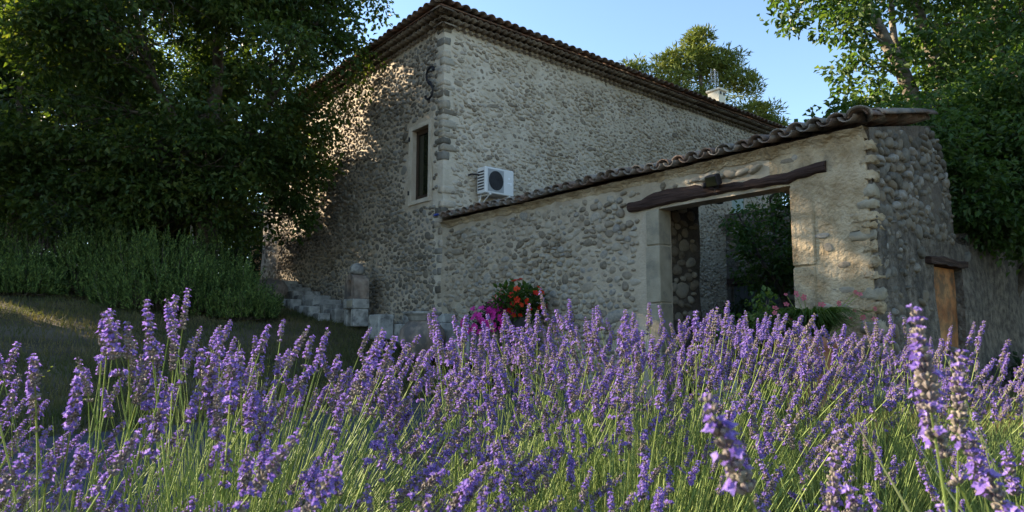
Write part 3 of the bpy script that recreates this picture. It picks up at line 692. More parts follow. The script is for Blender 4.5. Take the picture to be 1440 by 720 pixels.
for i in range(10):
    me = cob_mesh.setdefault((i, 'stone_k'), None) or mesh_np('stone', COB[i][0], COB[i][1], 'stone_k'); cob_mesh[(i, 'stone_k')] = me
    o = add('sill_stone', me, ret, (-.07, DW[0] + .1 + .075 * i + random.uniform(-.02, .02), .55 + random.uniform(-.13, .13)), (0, random.uniform(-.3, .3), math.pi / 2), (random.uniform(.06, .12), .08, random.uniform(.04, .07)))
B().box(-.085, -.01, DW[0] + .004, DW[1] - .004, -.2, .48, j=.003).obj('door_threshold', 'orange', ret)

# ------------------------------------------------------------------ courtyard behind the gateway
cy = thing('courtyard_wall', 'dark stone wall closing the courtyard behind the gateway', 'wall', (C2[0], C2[1], 0), FZ)
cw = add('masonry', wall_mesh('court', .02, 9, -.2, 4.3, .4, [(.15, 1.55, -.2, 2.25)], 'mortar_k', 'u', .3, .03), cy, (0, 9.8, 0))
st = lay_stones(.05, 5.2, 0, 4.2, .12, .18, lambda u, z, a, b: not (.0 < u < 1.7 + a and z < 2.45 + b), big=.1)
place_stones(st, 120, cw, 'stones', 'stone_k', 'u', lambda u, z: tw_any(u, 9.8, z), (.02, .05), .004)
B().box(.05, 1.65, 9.72, 9.9, 2.26, 2.42, j=.01).obj('door_lintel', 'beam', cy)
dr = thing('courtyard_door', 'dark grey double door in the courtyard wall behind the gateway', 'door', (*uw(.85, 9.9), 0), FZ)
for s_ in (-1, 1):
    b = B(); b.box(min(0, s_ * .68) + .005, max(0, s_ * .68) - .005, 0, .05, -.1, 2.24); d_ = b.obj('leaf', 'door', dr)
    for i in range(4): B().box(min(0, s_ * .68) + .01 + .168 * i, min(0, s_ * .68) + .17 + .168 * i, -.018, -.002, -.08, 2.22).obj('board', 'door', d_)
B().box(.04, .07, -.06, -.02, 1.0, 1.14).obj('handle', 'iron', dr)

# ------------------------------------------------------------------ trees
def limb_path(p0, p1, n=6, wob=.12):
    p0 = np.array(p0, float); p1 = np.array(p1, float); L = np.linalg.norm(p1 - p0); o = []
    for i in range(n + 1):
        t = i / n; q = p0 + (p1 - p0) * t + (rng.normal(size=3) * wob * L * .25) * math.sin(math.pi * t); q[2] += .06 * L * math.sin(math.pi * t); o.append(tuple(q))
    return o
HOLES = [(np.array([*uw(u_, 0), z_]), r_) for u_, z_, r_ in ((7.5, 1.75, .47), (6.3, 2.9, .46), (5.15, .75, .46), (-1.2, 6.3, .42), (-3.0, 2.6, .45), (.3, 1.9, .4))]  # wall points to be sunlit, with the radius cleared through the crowns
def make_tree(name, label, cat, loc, trunks, blobs, leaf=(.11, .075), per=28, clus=.36, mat='leaf_l', bark='bark', group=None, droop=.35, shell=.55, needle=False):
    """trunks: list of (points, r0, r1) in local coordinates; blobs: (centre, radii, n clusters)"""
    t = thing(name, label, cat, loc, 0, group)
    tb = B(); nodes = []
    for pts, r0, r1 in trunks:
        n = len(pts); fine = []
        for i in range(n - 1):
            for s_ in np.linspace(0, 1, 5, endpoint=False):
                q = np.array(pts[i]) * (1 - s_) + np.array(pts[i + 1]) * s_; q[:2] += rng.normal(size=2) * .02; fine.append(tuple(q))
        fine.append(tuple(pts[-1])); m = len(fine)
        tb.tube(fine, [r0 + (r1 - r0) * i / (m - 1) for i in range(m)], 9); nodes += fine[m // 4:]
    tb.obj('trunk', bark, t, True)
    nodes = np.array(nodes); lb = B(); Pc = []
    for c, rad, nc in blobs:
        c = np.array(c, float); rad = np.array(rad, float)
        nd = nodes[np.argmin(np.linalg.norm(nodes - c, axis=1) + np.maximum(0, nodes[:, 2] - c[2]) * 1.5)]
        ln = np.linalg.norm(c - nd); r_ = .018 + .012 * ln
        path = limb_path(nd, c, 5); lb.tube(path, [r_ * (1.2 - .9 * i / 5) for i in range(6)], 6)
        d = runit(nc); rr = rng.random(nc) ** (1 / 3); rr = shell * (.7 + .3 * rng.random(nc)) + (1 - shell) * rr
        rr *= 1 + .22 * np.sin(d[:, 0] * 5 + c[0]) * np.sin(d[:, 2] * 4 + c[1]) + .12 * rng.normal(size=nc)
        q = c + d * rad * rr[:, None]; Pc.append(q)
        for k in rng.choice(nc, min(nc, max(4, nc // 4)), replace=False):
            a = np.array(path[rng.integers(2, 6)]); mid = (a + q[k]) / 2 + rng.normal(size=3) * .08
            lb.tube([tuple(a), tuple(mid), tuple(q[k])], [.014, .009, .004], 4, cap=False)
    lb.obj('limbs', bark, t, True, kind='stuff')
    Pc = np.concatenate(Pc)
    for hp, hr in HOLES:      # clear clusters along sun rays to put sun patches on the walls
        r_ = Pc + np.array(loc) - hp; t_ = r_ @ np.array(sv); dd = np.linalg.norm(r_ - t_[:, None] * np.array(sv), axis=1); Pc = Pc[(dd > hr) | (t_ < 1.5)]
    n = len(Pc)
    base = np.repeat(Pc, per, 0); cs = np.repeat(clus * (.6 + .8 * rng.random(n)), per)
    off = runit(n * per) * (rng.random(n * per) ** .5 * cs)[:, None]; off[:, 2] *= .65
    P = base + off
    D = off / (np.linalg.norm(off, axis=1, keepdims=True) + 1e-6) + runit(n * per) * .8; D[:, 2] -= droop
    Nn = runit(n * per) * .8; Nn[:, 2] += .9
    s_ = .7 + .6 * rng.random(n * per)
    V, Fv = leaves(P, D, Nn, leaf[0] * s_, leaf[1] * s_)
    add('crown', mesh_np('crown', V, Fv, mat, False), t, kind='stuff')
    return t
def gh(x, y): return float(ground_h(x, y))
def blob_cloud(center, radii, n, r, nc, seed, keep=None):
    rs = np.random.default_rng(seed); o = []
    while len(o) < n:
        d = rs.normal(size=3); d /= np.linalg.norm(d); q = np.array(center) + d * np.array(radii) * (.35 + .65 * rs.random() ** .5)
        if keep and not keep(q): continue
        rr = r * (.75 + .5 * rs.random()); o.append((q, (rr, rr, rr * .8), nc))
    return o
# big shade tree in front of the house's far end
tx, ty = -6.75, 14.5; z0 = gh(tx, ty)
def keepL(q): # stay clear of the house and out of the sky right of the crown
    w = tx + q[0], ty + q[1]; r_ = np.array(w) - C2; ww = r_ @ W
    return ww < -.9 and not (q[1] > 1.5 and q[2] > 5.0) and not (q[1] > 2.0 and q[2] > 4.0)  # upper rear of the crown is cut away so sun reaches the wall
make_tree('shade_tree', 'broad dark leafy shade tree overhanging the far end of the stone house', 'tree', (tx, ty, z0 - .1),
    [([(0, 0, 0), (.05, 0, 1.6), (.0, .05, 3.2), (.1, .1, 5.5), (.0, 0, 8.6)], .3, .06), ([(.0, 0, 2.3), (.9, -.1, 3.8), (2.0, -.3, 5.6), (2.9, -.4, 7.2)], .14, .03), ([(0, .05, 2.6), (-1.3, .2, 4.0), (-2.6, .1, 5.4)], .13, .03), ([(0, 0, 3.0), (-.5, -1.4, 4.6), (-.8, -2.2, 6.4)], .11, .03), ([(0, 0, 3.0), (-.3, 1.6, 4.6), (-.6, 2.6, 6.0)], .11, .03)],
    blob_cloud((-.4, .3, 5.6), (3.7, 3.9, 3.9), 62, .95, 40, 3, keepL) + [((2.6, -.2, 6.6), (.8, .8, .7), 34), ((3.0, -.3, 5.6), (.6, .7, .7), 26), ((2.2, .4, 4.4), (.7, .7, .8), 36), ((1.9, .5, 3.2), (.55, .6, .8), 30), ((1.6, .7, 2.2), (.5, .5, .7), 28), ((1.3, .2, 3.0), (.7, .7, .8), 34), ((.9, .5, 1.9), (.6, .6, .6), 26), ((2.6, .0, 7.7), (.9, .8, .8), 34)] + [((dx_, dy_, dz_), (.8, .6, .6), 38) for dx_, dy_, dz_ in ((-3.4, -1.2, 2.3), (-2.2, -1.5, 2.0), (-1.1, -1.3, 2.2), (-.2, -1.4, 2.5), (.7, -1.0, 2.4), (-1.7, -1.6, 2.9), (-.6, -1.7, 3.2), (.5, -1.5, 3.3), (-3.0, -1.5, 3.2), (1.3, -1.0, 3.6), (-4.0, -.5, 3.4), (-.6, -.4, 7.6), (.5, -.3, 7.9), (-1.5, -.5, 7.2), (.2, -.8, 6.6), (-.8, -.6, 8.6), (.9, -.5, 8.8), (1.5, -.4, 7.0), (-2.4, -.4, 8.0), (-1.5, 3.0, 5.0), (-1.5, 3.7, 4.2), (-1.2, 2.4, 4.6), (-1.6, 4.2, 3.4), (-.9, 3.0, 3.6), (-1.0, 2.0, 5.4), (-2.2, 3.4, 5.0), (-.8, 2.5, 2.8), (-.6, -1.0, 7.0), (.3, -1.1, 7.3), (-.6, 1.9, 6.0), (-1.0, 2.3, 6.2), (-.2, 1.5, 6.6), (-1.2, 1.5, 7.2), (.2, 1.6, 5.6))],  # rear clumps hidden behind the crown are added to shade the house wall
    (.12, .08), 26, .36, 'leaf_l')
# trees behind and to the left of it
specs = [('shade_tree', 'dense dark tree standing behind the rosemary bushes at the left of the lawn', (-12.3, 16.3), 9.5, 2.9, 'leaf_l', 11),
         ('shade_tree', 'tall slender tree of the far wood seen behind the shade tree crown', (-12.8, 31), 17, 3.6, 'leaf_l', 12),
         ('shade_tree', 'tall pale leaved tree behind the dark lawn trees', (-19.0, 34), 12, 5, 'leaf_r', 13),
         ('shade_tree', 'low spreading dark tree over the shaded slope', (-15.6, 17.3), 7, 2.6, 'leaf_d', 14),
         ('shade_tree', 'tall broad tree in the middle of the far wood', (-18.5, 30.5), 16, 4.0, 'leaf_l', 15),
         ('shade_tree', 'broad dark tree closing the far end of the lawn', (-24.0, 29), 8.5, 4.6, 'leaf_d', 16),
         ('shade_tree', 'unseen small leafy tree added beside the drive to shade the lower lawn', (-12.4, 10.5), 4.8, 2.2, 'leaf_l', 17),  # out of view, its low crown added to shade lawn and drive
         ('shade_tree', 'small dark tree added between the shade tree and the ochre wing to shade the wall', (-9.9, 18.3), 4.4, 1.5, 'leaf_d', 18),  # added behind the shade tree to keep sun off the lower house wall
         ('shade_tree', 'far dark tree at the left end of the wood', (-31.0, 27), 9, 4.6, 'leaf_d', 19),
         ('shade_tree', 'far bushy tree low in the gap of the wood', (-20.5, 25), 5.5, 3.2, 'leaf_d', 20)]
for nm, lab, (x, y), H, r_, mt, sd_ in specs:
    make_tree(nm, lab, 'tree', (x, y, gh(x, y) - .1), [([(0, 0, 0), (.1, .1, H * .3), (-.1, 0, H * .6), (0, 0, H * .9)], .24, .05), ([(0, 0, H * .25), (r_ * .4, .2, H * .5)], .1, .03), ([(0, 0, H * .25), (-r_ * .4, -.2, H * .5)], .1, .03)],
        blob_cloud((0, 0, H * (.48 if y > 25 else .56)), (r_, r_, H * (.5 if y > 25 else .42)), 34, r_ * .36, 34, sd_), (.16, .11), 22, .5, mt)
# right hand trees behind the return wall
x, y = 8.3, 12.6
make_tree('maple_tree', 'tall open tree with pale forked trunks rising behind the corner of the tiled wall', 'tree', (x, y, 0),
    [([(0, 0, 0), (-.05, 0, 2.5), (-.25, -.1, 4.4), (-.75, -.2, 5.8), (-1.5, -.3, 7.3), (-2.0, -.3, 9.2)], .24, .06), ([(.3, .1, 0), (.35, .1, 3), (.3, .1, 5), (.0, .1, 6.6), (-.35, .2, 8.2), (-.4, .2, 10)], .2, .06), ([(-.6, -.2, 5.2), (-.75, 0, 6.6), (-.8, 0, 8.6)], .1, .03)],
    [((-2.6, -.3, 7.4), (.8, .8, .6), 30), ((-2.0, -.6, 6.6), (.7, .7, .45), 24), ((-1.6, -.4, 5.9), (.6, .6, .4), 18), ((-1.7, -.5, 5.2), (.7, .6, .35), 20), ((-2.0, -.3, 4.75), (.75, .6, .3), 20), ((-1.1, -.6, 4.6), (.6, .6, .4), 20), ((-.9, .0, 7.6), (.8, .8, .6), 30), ((-1.6, .3, 8.2), (1.1, .8, .8), 40), ((.2, .1, 8.0), (.9, .9, .8), 36), ((.8, .2, 7.0), (.8, .8, .7), 30), ((-.2, -.5, 6.4), (.6, .6, .4), 20), ((-.3, -.5, 5.4), (.6, .6, .4), 22), ((.4, -.5, 4.6), (.8, .7, .6), 34), ((-.4, -.3, 4.2), (.7, .7, .4), 26), ((1.4, .2, 5.6), (.9, .9, .7), 34), ((-3.0, -.2, 8.4), (.9, .8, .7), 30), ((-2.0, .2, 9.4), (1.2, 1, .9), 40), ((0, .2, 9.8), (1.3, 1.2, 1.0), 44)],
    (.13, .085), 24, .3, 'leaf_r', 'barkpale')
x, y = 10.4, 13.6
make_tree('maple_tree', 'dense green tree with dark upright trunk at the right behind the side wall', 'tree', (x, y, 0),
    [([(0, 0, 0), (0, 0, 4), (-.1, 0, 7), (.3, 0, 10)], .26, .07), ([(.1, 0, 4), (1.2, -.3, 6.2), (2.2, -.6, 8.4)], .14, .04)],
    blob_cloud((.6, 0, 6.0), (2.6, 2.2, 4.2), 44, .95, 36, 21), (.14, .09), 22, .38, 'leaf_r')
x, y = 7.5, 10.2
make_tree('maple_tree', 'low bushy green tree hanging its branches over the side wall', 'tree', (x, y, 0),
    [([(0, 0, 0), (-.1, -.1, 1.8), (-.3, -.2, 3.4)], .14, .04), ([(0, 0, 1.2), (.7, -.2, 2.6), (1.0, -.3, 4.2)], .1, .03)],
    blob_cloud((.35, -.1, 3.3), (1.6, 1.4, 1.5), 42, .62, 30, 23, lambda q: (np.array([7.5 + q[0], 10.2 + q[1]]) - K) @ U < (-.9 if q[2] < 2.6 else .5)) + [((-1.7, -1.5, 3.15), (.45, .45, .4), 30), ((-1.5, -1.5, 2.7), (.42, .42, .4), 28), ((-1.2, -1.4, 2.42), (.4, .4, .35), 26), ((-.8, -1.2, 2.25), (.45, .45, .35), 26), ((-.4, -1.1, 2.6), (.5, .5, .5), 28), ((-1.9, -1.4, 3.6), (.4, .4, .3), 22)], (.095, .06), 30, .28, 'leaf_r')
x, y = 10.6, 6.4  # out of view, added to hold sky light off the side wall
make_tree('maple_tree', 'unseen leafy tree added beyond the lavender bed to shade the side wall', 'tree', (x, y, 0),
    [([(0, 0, 0), (0, 0, 3), (.1, 0, 7)], .2, .06)], blob_cloud((0, 0, 4.6), (2.6, 2.6, 3.2), 34, 1.1, 26, 37), (.15, .1), 20, .45, 'leaf_r')
x, y = 14.5, 15.5
make_tree('maple_tree', 'dark background tree filling the gap beyond the side wall', 'tree', (x, y, 0),
    [([(0, 0, 0), (0, 0, 4), (.1, 0, 8)], .25, .06)], blob_cloud((0, 0, 4.6), (3.2, 3.0, 4.2), 40, 1.2, 32, 31), (.17, .11), 22, .5, 'leaf_d')
# umbrella-like pine far behind the roof
px_, py_ = 11.6, 38.
pine_bl = [((-1.2, 0, 14.9), (1.7, 1.7, 1.0), 46), ((-3.3, .2, 15.2), (1.3, 1.2, .7), 34), ((-4.3, 0, 16.1), (.7, .7, .6), 20), ((-.8, 0, 16.7), (1.6, 1.3, .9), 44), ((-.4, 0, 17.9), (.8, .8, .7), 24), ((-2.4, 0, 16.6), (.9, .9, .7), 22), ((1.0, 0, 16.7), (1.1, 1.0, .7), 30), ((1.6, 0, 15.4), (1.3, 1.2, .8), 34), ((2.6, 0, 13.6), (1.3, 1.1, .7), 34), ((3.4, 0, 12.6), (.9, .9, .5), 24), ((.4, .3, 13.4), (1.5, 1.4, .9), 38), ((-2.2, .3, 13.6), (1.6, 1.4, .8), 38), ((-4.6, .2, 14.0), (.8, .8, .5), 18), ((1.7, .3, 12.2), (1.2, 1.2, .8), 28)]
make_tree('pine_tree', 'sunlit pine with rounded clumps rising behind the house roof', 'tree', (px_, py_, 0),
    [([(0, 0, 0), (0, 0, 9), (-.2, 0, 13), (-.6, 0, 17)], .35, .08), ([(0, 0, 10.5), (1.5, 0, 12), (3.2, 0, 12.6)], .14, .04), ([(-.1, 0, 12), (-2.4, 0, 13.8), (-4.0, 0, 15.4)], .14, .04)],
    pine_bl, (.34, .075), 46, .5, 'pine', 'barkpale', droop=-.45, shell=.5)
# courtyard tree and shrub
p = uw(4.1, 5.6)
make_tree('courtyard_tree', 'dark laurel like tree inside the courtyard seen through the gateway', 'tree', (p[0], p[1], 0),
    [([(0, 0, 0), (.0, .1, 1.3), (-.2, 0, 2.6), (-.3, 0, 3.6)], .07, .02), ([(0, 0, 1.2), (-.6, -.2, 2.4), (-1.1, -.3, 3.3)], .045, .015)],
    [((-.2, 0, 2.6), (.7, .7, .6), 46), ((-.8, -.2, 3.1), (.45, .45, .35), 20), ((.3, 0, 3.4), (.8, .8, .6), 50), ((-.3, .2, 2.0), (.6, .6, .4), 34), ((.5, .3, 2.2), (.7, .7, .6), 44), ((.4, .2, 4.2), (.8, .8, .5), 40), ((-.9, -.2, 2.45), (.3, .3, .25), 12), ((1.1, .3, 2.4), (.7, .7, .8), 50), ((1.0, .4, 3.4), (.7, .7, .6), 40), ((.8, .2, 1.4), (.6, .6, .5), 30)], (.10, .055), 22, .22, 'leaf_r')
def shrub(name, label, loc, blobs, leaf, per, clus, mat, cat='shrub', group=None):
    t = thing(name, label, cat, loc, 0, group); sb = B(); Pc = []
    for c, rad, nc in blobs:
        c = np.array(c, float); d = runit(nc); q = c + d * np.array(rad) * (.55 + .5 * rng.random(nc))[:, None]; q[:, 2] = np.abs(q[:, 2]); Pc.append(q)
        for k in range(0, nc, 3): sb.tube([(q[k][0] * .15, q[k][1] * .15, 0), tuple(q[k] * [.6, .6, .55]), tuple(q[k])], [.01, .007, .003], 4, cap=False)
    sb.obj('stems', 'bark', t, True)
    Pc = np.concatenate(Pc); n = len(Pc) * per; off = runit(n) * (rng.random(n) ** .5 * clus)[:, None]; P = np.repeat(Pc, per, 0) + off; P[:, 2] = np.maximum(P[:, 2], .01)
    D = off / clus + runit(n) * .6; D[:, 2] += .3; Nn = runit(n) * .6; Nn[:, 2] += 1; s_ = .7 + .6 * rng.random(n)
    V, Fv = leaves(P, D, Nn, leaf[0] * s_, leaf[1] * s_); add('foliage', mesh_np('foliage', V, Fv, mat, False), t, kind='stuff'); return t
p = uw(2.9, 5.6); shrub('courtyard_shrub', 'small dark shrub against the house inside the courtyard', (p[0], p[1], 0), [((0, 0, .8), (.45, .45, .5), 60), ((.1, 0, 1.3), (.3, .3, .3), 26)], (.08, .045), 18, .14, 'leaf_d')

hx = [(-23 + 1.5 * i, 21.5 + .28 * i) for i in range(11)]
shrub('far_hedge', 'long dark hedge running along the top of the lawn below the far trees', (-16, 23, gh(-16, 23) - .2), [((x_ + 16, y_ - 23, 1.5 + .3 * math.sin(x_)), (1.3, .9, 1.5), 110) for x_, y_ in hx], (.16, .1), 16, .4, 'leaf_d', 'hedge')

# ------------------------------------------------------------------ rosemary bank and dry stems
def rosemary(label, loc, rx, ry, h, n, seed, mat='rosemary', name='rosemary_bush', nl=.035, thin=1):
    rs = np.random.default_rng(seed); t = thing(name, label, 'shrub', loc, 0, 'shrubs on the lawn bank')
    a = rs.random(n) * 2 * math.pi; r_ = np.sqrt(rs.random(n)); bx = np.cos(a) * r_ * rx; by = np.sin(a) * r_ * ry
    lump = .72 + .27 * np.sin(bx * 5.6 + seed) * np.cos(by * 5.3 + seed) + .15 * rs.normal(size=n)
    top = h * np.sqrt(np.maximum(.08, 1 - .85 * r_ ** 2)) * lump
    L = (.32 + .26 * rs.random(n)); base = np.stack([bx, by, np.maximum(0.0, top - L)], 1)
    dirn = np.stack([bx / rx * .28, by / ry * .28, np.ones(n)], 1) + rs.normal(size=(n, 3)) * .17; dirn /= np.linalg.norm(dirn, axis=1, keepdims=True)
    K_ = 28; n = len(L); tt = np.tile(np.linspace(.05, 1, K_), n); P = np.repeat(base, K_, 0) + np.repeat(dirn * L[:, None], K_, 0) * tt[:, None]
    out = rs.normal(size=(n * K_, 3)); dd = np.repeat(dirn, K_, 0); D = out / np.linalg.norm(out, axis=1, keepdims=True) * .6 + dd * .8
    V, Fv = leaves(P, D, rs.normal(size=(n * K_, 3)), nl * (1.15 - .45 * tt), .007 * thin, .05)
    add('foliage', mesh_np('foliage', V, Fv, mat, False), t, kind='stuff')
    sb = B()
    for k in range(0, n, 6): sb.tube([(base[k][0] * .5, base[k][1] * .5, 0), tuple(base[k]), tuple(base[k] + dirn[k] * L[k] * .95)], [.012, .006, .003], 4, cap=False)
    sb.obj('stems', 'bark', t, True)
for lab, x, y, rx, ry, h, n, s_ in [('tall rosemary bush with bright upright shoots at the top of the bank', -8.2, 13.6, 1.1, .9, 2.0, 1300, 1), ('wide rosemary bush in the middle of the bank', -6.9, 13.1, 1.25, .9, 1.6, 1400, 2), ('low rosemary bush ending the row beside the stone steps', -5.75, 13.5, .95, .8, 1.15, 1000, 3), ('rosemary bush behind the row below the shade tree', -6.6, 14.3, 1.0, .7, 1.7, 800, 4), ('dark rosemary bush beside the dry grey stems', -10.5, 13.2, 1.2, .8, 1.5, 900, 5), ('small dark rosemary at the shaded left of the bank', -9.4, 12.5, .9, .6, .9, 600, 6)]:
    rosemary(lab, (x, y, gh(x, y) - .05), rx, ry, h, int(n * .75), s_, nl=.07, thin=3.2)
rosemary('dry grey leafless shrub among the rosemary', (-9.5, 13.3, gh(-9.5, 13.3)), .5, .4, 1.9, 150, 9, 'drytwig', 'dry_shrub', .04)
tp = thing('garden_pole', 'thin grey folding pole stand leaning behind the rosemary bushes', 'pole', (-6.9, 14.3, gh(-6.9, 14.3)))
B().tube([(-.02, 0, 0), (-.05, 0, 1.72)], .011, 6).obj('pole', 'alu', tp); B().tube([(.22, .05, .1), (-.045, 0.03, 1.70)], .011, 6).obj('pole', 'alu', tp); B().box(-.09, .16, -.02, .04, .7, .72).obj('crossbar', 'alu', tp)

# ------------------------------------------------------------------ steps, shrine, bench, jars at the wall foot
def block(name, label, u, w, dims, z0, cat='stone block', group=None, mat='concrete', rz=0):
    p = uw(u, w); b = B(); a, c_, h = dims; b.bbox(-a / 2, a / 2, -c_ / 2, c_ / 2, 0, h, .015)
    return b.obj(name, mat, None, loc=(p[0], p[1], z0), rot=(0, 0, FZ + rz), label=label, cat=cat, group=group)
steps = thing('stone_steps', 'mottled stone steps climbing along the foot of the house wall', 'steps', (C2[0], C2[1], 0), FZ)
for i in range(8):
    u1 = -3.05 - .62 * i; zt = 1.42 + .13 * i; b = B(); b.bbox(u1 - .6, u1, -.78, -.05, zt - .6, zt, .02); b.obj('tread_block', 'concrete', steps)
for i in range(5):
    u1 = -3.2 - .55 * i; zt = 1.3 + .1 * i; h = .3 + .06 * (i % 2); b = B(); b.bbox(u1 - .34, u1, -1.1, -.82, zt - .4, zt + .02 + .07 * (i % 2), .02); b.obj('edge_block', 'concrete', steps)
b = B(); b.bbox(-9.2, -7.0, -1.1, -.05, 1.3, 2.3, .03); b.obj('landing', 'concrete', steps)
# shrine
shp = uw(-2.5, -.55); shz = 1.02
sh_ = thing('stone_shrine', 'weathered stone shrine with arched niche and a round ball on top', 'shrine', (shp[0], shp[1], shz), FZ); sh_.scale = (.88, .88, .9)
b = B(); b.bbox(-.27, -.1, -.2, .2, 0, .42, .02); b.obj('leg', 'concrete', sh_); b = B(); b.bbox(.1, .27, -.2, .2, 0, .42, .02); b.obj('leg', 'concrete', sh_)
b = B(); b.bbox(-.28, .28, -.22, .22, .425, .66, .02); b.obj('plinth', 'concrete', sh_); B().box(-.05, .22, -.235, -.222, .47, .62).obj('plaque', 'jamb', sh_)
# body with arched niche: front plate built round an arch, plus sides and back
na = 10; arch = [(-.11, .72)] + [(-.11 * math.cos(math.pi * k / na), 1.0 + .13 * math.sin(math.pi * k / na)) for k in range(na + 1)] + [(.11, .72)]
outer = [(-.27, .665)] + [(-.27 + .02 * 0 if k < 2 else -.27 * math.cos(math.pi * k / na), 1.0 + .26 * math.sin(math.pi * k / na)) for k in range(na + 1)] + [(.27, .665)]
v = [(x_, -.2, z_) for x_, z_ in arch] + [(x_, -.2, z_) for x_, z_ in outer] + [(x_, -.02, z_) for x_, z_ in arch] + [(x_, .2, z_) for x_, z_ in outer]
m_ = len(arch); f = []
for k in range(m_ - 1): f += [(k, m_ + k, m_ + k + 1, k + 1), (k, k + 1, 2 * m_ + k + 1, 2 * m_ + k), (m_ + k, 3 * m_ + k, 3 * m_ + k + 1, m_ + k + 1)]
f += [(0, m_ - 1, 2 * m_ - 1, m_), (0, 2 * m_, 3 * m_ - 1, m_ - 1), tuple(range(2 * m_, 3 * m_)), tuple(range(3 * m_, 4 * m_))[::-1]]
B().put(v, f).obj('niche', 'jar', sh_)
b = B(); b.lathe([(.1, 1.25), (.16, 1.27), (.19, 1.34), (.185, 1.42), (.13, 1.5), (.05, 1.535)], 14, wob=.05); b.obj('ball', 'concrete', sh_, True)
# bench / low masonry ledge
be = thing('stone_bench', 'long low mottled masonry bench along the foot of the house wall', 'bench', (C2[0], C2[1], 0), FZ)
B().bbox(-1.9, 2.05, -.5, -.03, .4, 1.06, .02).obj('seat_wall', 'concrete', be)
B().bbox(-.95, .55, -.3, -.028, 1.06, 1.24, .02).obj('back_ledge', 'concrete', be)
B().bbox(-1.35, -.9, -.86, -.52, .75, 1.25, .02).obj('end_block', 'concrete', be)
B().bbox(.2, 2.1, -.86, -.52, .45, .96, .02).obj('front_ledge', 'concrete', be)
def jar(label, x, y, z, prof, tilt=0):
    t = thing('clay_jar', label, 'jar', (x, y, z)); n = 28
    b = B(); b.lathe(prof, n, wob=.012); o = b.obj('body', 'jar', t, True, rot=(tilt, 0, 0)); return t, o
p = uw(1.28, -1.22); z_ = .45
t, o = jar('large rounded clay jar with a broad rim beside the stone bench', p[0], p[1], z_, [(.18, 0), (.27, .08), (.36, .22), (.39, .36), (.36, .5), (.27, .6), (.22, .64)])
b = B(); b.lathe([(.2, .635), (.235, .65), (.24, .70), (.30, .735), (.33, .76), (.33, .785), (.25, .79), (.2, .7)], 28); b.obj('rim', 'concrete', t, True)
p = uw(-5.8, -1.25)
t, o = jar('squat grey clay jar lying below the stone steps', p[0], p[1], gh(*p) + .02, [(.16, -.05), (.3, .06), (.4, .22), (.41, .36), (.33, .5), (.2, .57), (.12, .58)])

# ------------------------------------------------------------------ flowers by the wall
def petals(P, N_, r, n=5, k=1.0):
    """small 5-lobed flowers: P centres, N_ facing"""
    m = len(P); t = np.cross(N_, runit(m)); t /= np.linalg.norm(t, axis=1, keepdims=True); b = np.cross(N_, t); Nn = N_ / np.linalg.norm(N_, axis=1, keepdims=True)
    V = np.empty((m, 1 + 3 * n, 3)); V[:, 0] = P - Nn * (r * .3)[:, None]
    for q in range(n):
        for j, (da, rr, hh) in enumerate(((-.5, .8, 0.), (0, 1.05, .05), (.5, .8, 0.))):
            a = 2 * math.pi * (q + da * .85) / n; V[:, 1 + 3 * q + j] = P + (t * math.cos(a) + b * math.sin(a)) * (r * rr)[:, None] + Nn * (r * hh)[:, None]
    fc = []
    for q in range(n): fc += [(0, 1 + 3 * q, 2 + 3 * q), (0, 2 + 3 * q, 3 + 3 * q)]
    F = (np.arange(m)[:, None, None] * (1 + 3 * n) + np.array(fc)[None]).reshape(-1, 3)
    return V.reshape(-1, 3), F
def flower_parts(parent, name, P, N_, r, mat, n_ind):
    V, F = petals(P, N_, r); per = 16; fp = 10
    for i in range(min(n_ind, len(P))):
        c = P[i]; add(name, mesh_np(name, V[i * per:(i + 1) * per] - c, F[:fp], mat, False), parent, tuple(c))
    if len(P) > n_ind:
        add(name + 's', mesh_np(name + 's', V[n_ind * per:], F[n_ind * fp:] - n_ind * per, mat, False), parent, kind='stuff')
p = uw(2.62, -.85); gz = .3
pt = thing('bark_planter', 'upright bark covered log planter holding the flowers at the wall', 'planter', (p[0], p[1], gz))
v = []; f = []
for i in range(8):
    for k in range(18):
        a = 2 * math.pi * k / 18; r_ = .21 * (1 + .12 * math.sin(3 * a + i * .3) + .07 * math.sin(7 * a) + random.uniform(-.04, .04)) * (1 - .03 * i); v.append((r_ * math.cos(a), r_ * math.sin(a), i * .09))
for i in range(7):
    for k in range(18): f.append((i * 18 + k, i * 18 + (k + 1) % 18, i * 18 + 18 + (k + 1) % 18, i * 18 + 18 + k))
f += [tuple(range(18))[::-1], tuple(range(126, 144))]
B().put(v, f).obj('log', 'barkpale', pt, True)
mg = shrub('petunia_plant', 'magenta petunias spilling over the bark planter', (p[0], p[1], gz + .63), [((.02, -.05, .12), (.34, .3, .26), 60), ((.25, .0, .3), (.25, .25, .2), 36)], (.05, .032), 12, .07, 'leaf_d', 'flowers')
n = 190; d = runit(n); d[:, 2] = np.abs(d[:, 2]) * 1.0 - .35; d[:, 1] -= .35; d /= np.linalg.norm(d, axis=1, keepdims=True)
cc = np.where(rng.random(n)[:, None] < .62, np.array([[.0, -.06, .06]]), np.array([[.22, .0, .28]])); rr = np.where(cc[:, :1] < .1, np.array([[.40, .36, .32]]), np.array([[.28, .27, .24]]))
P = cc + d * rr * (.85 + .25 * rng.random(n))[:, None]
flower_parts(mg, 'blossom', P, d + np.array([0, -.4, .1]) + runit(n) * .3, .034 * (.8 + .4 * rng.random(n)), 'magenta', 190)
p2 = uw(2.95, -.5)
bp = thing('tall_pot', 'dark tall pot behind the bark planter', 'pot', (p2[0], p2[1], .2)); B().lathe([(.12, 0), (.14, .3), (.17, .75), (.2, .9), (.2, .93), (.17, .93)], 18).obj('body', 'acdark', bp, True)
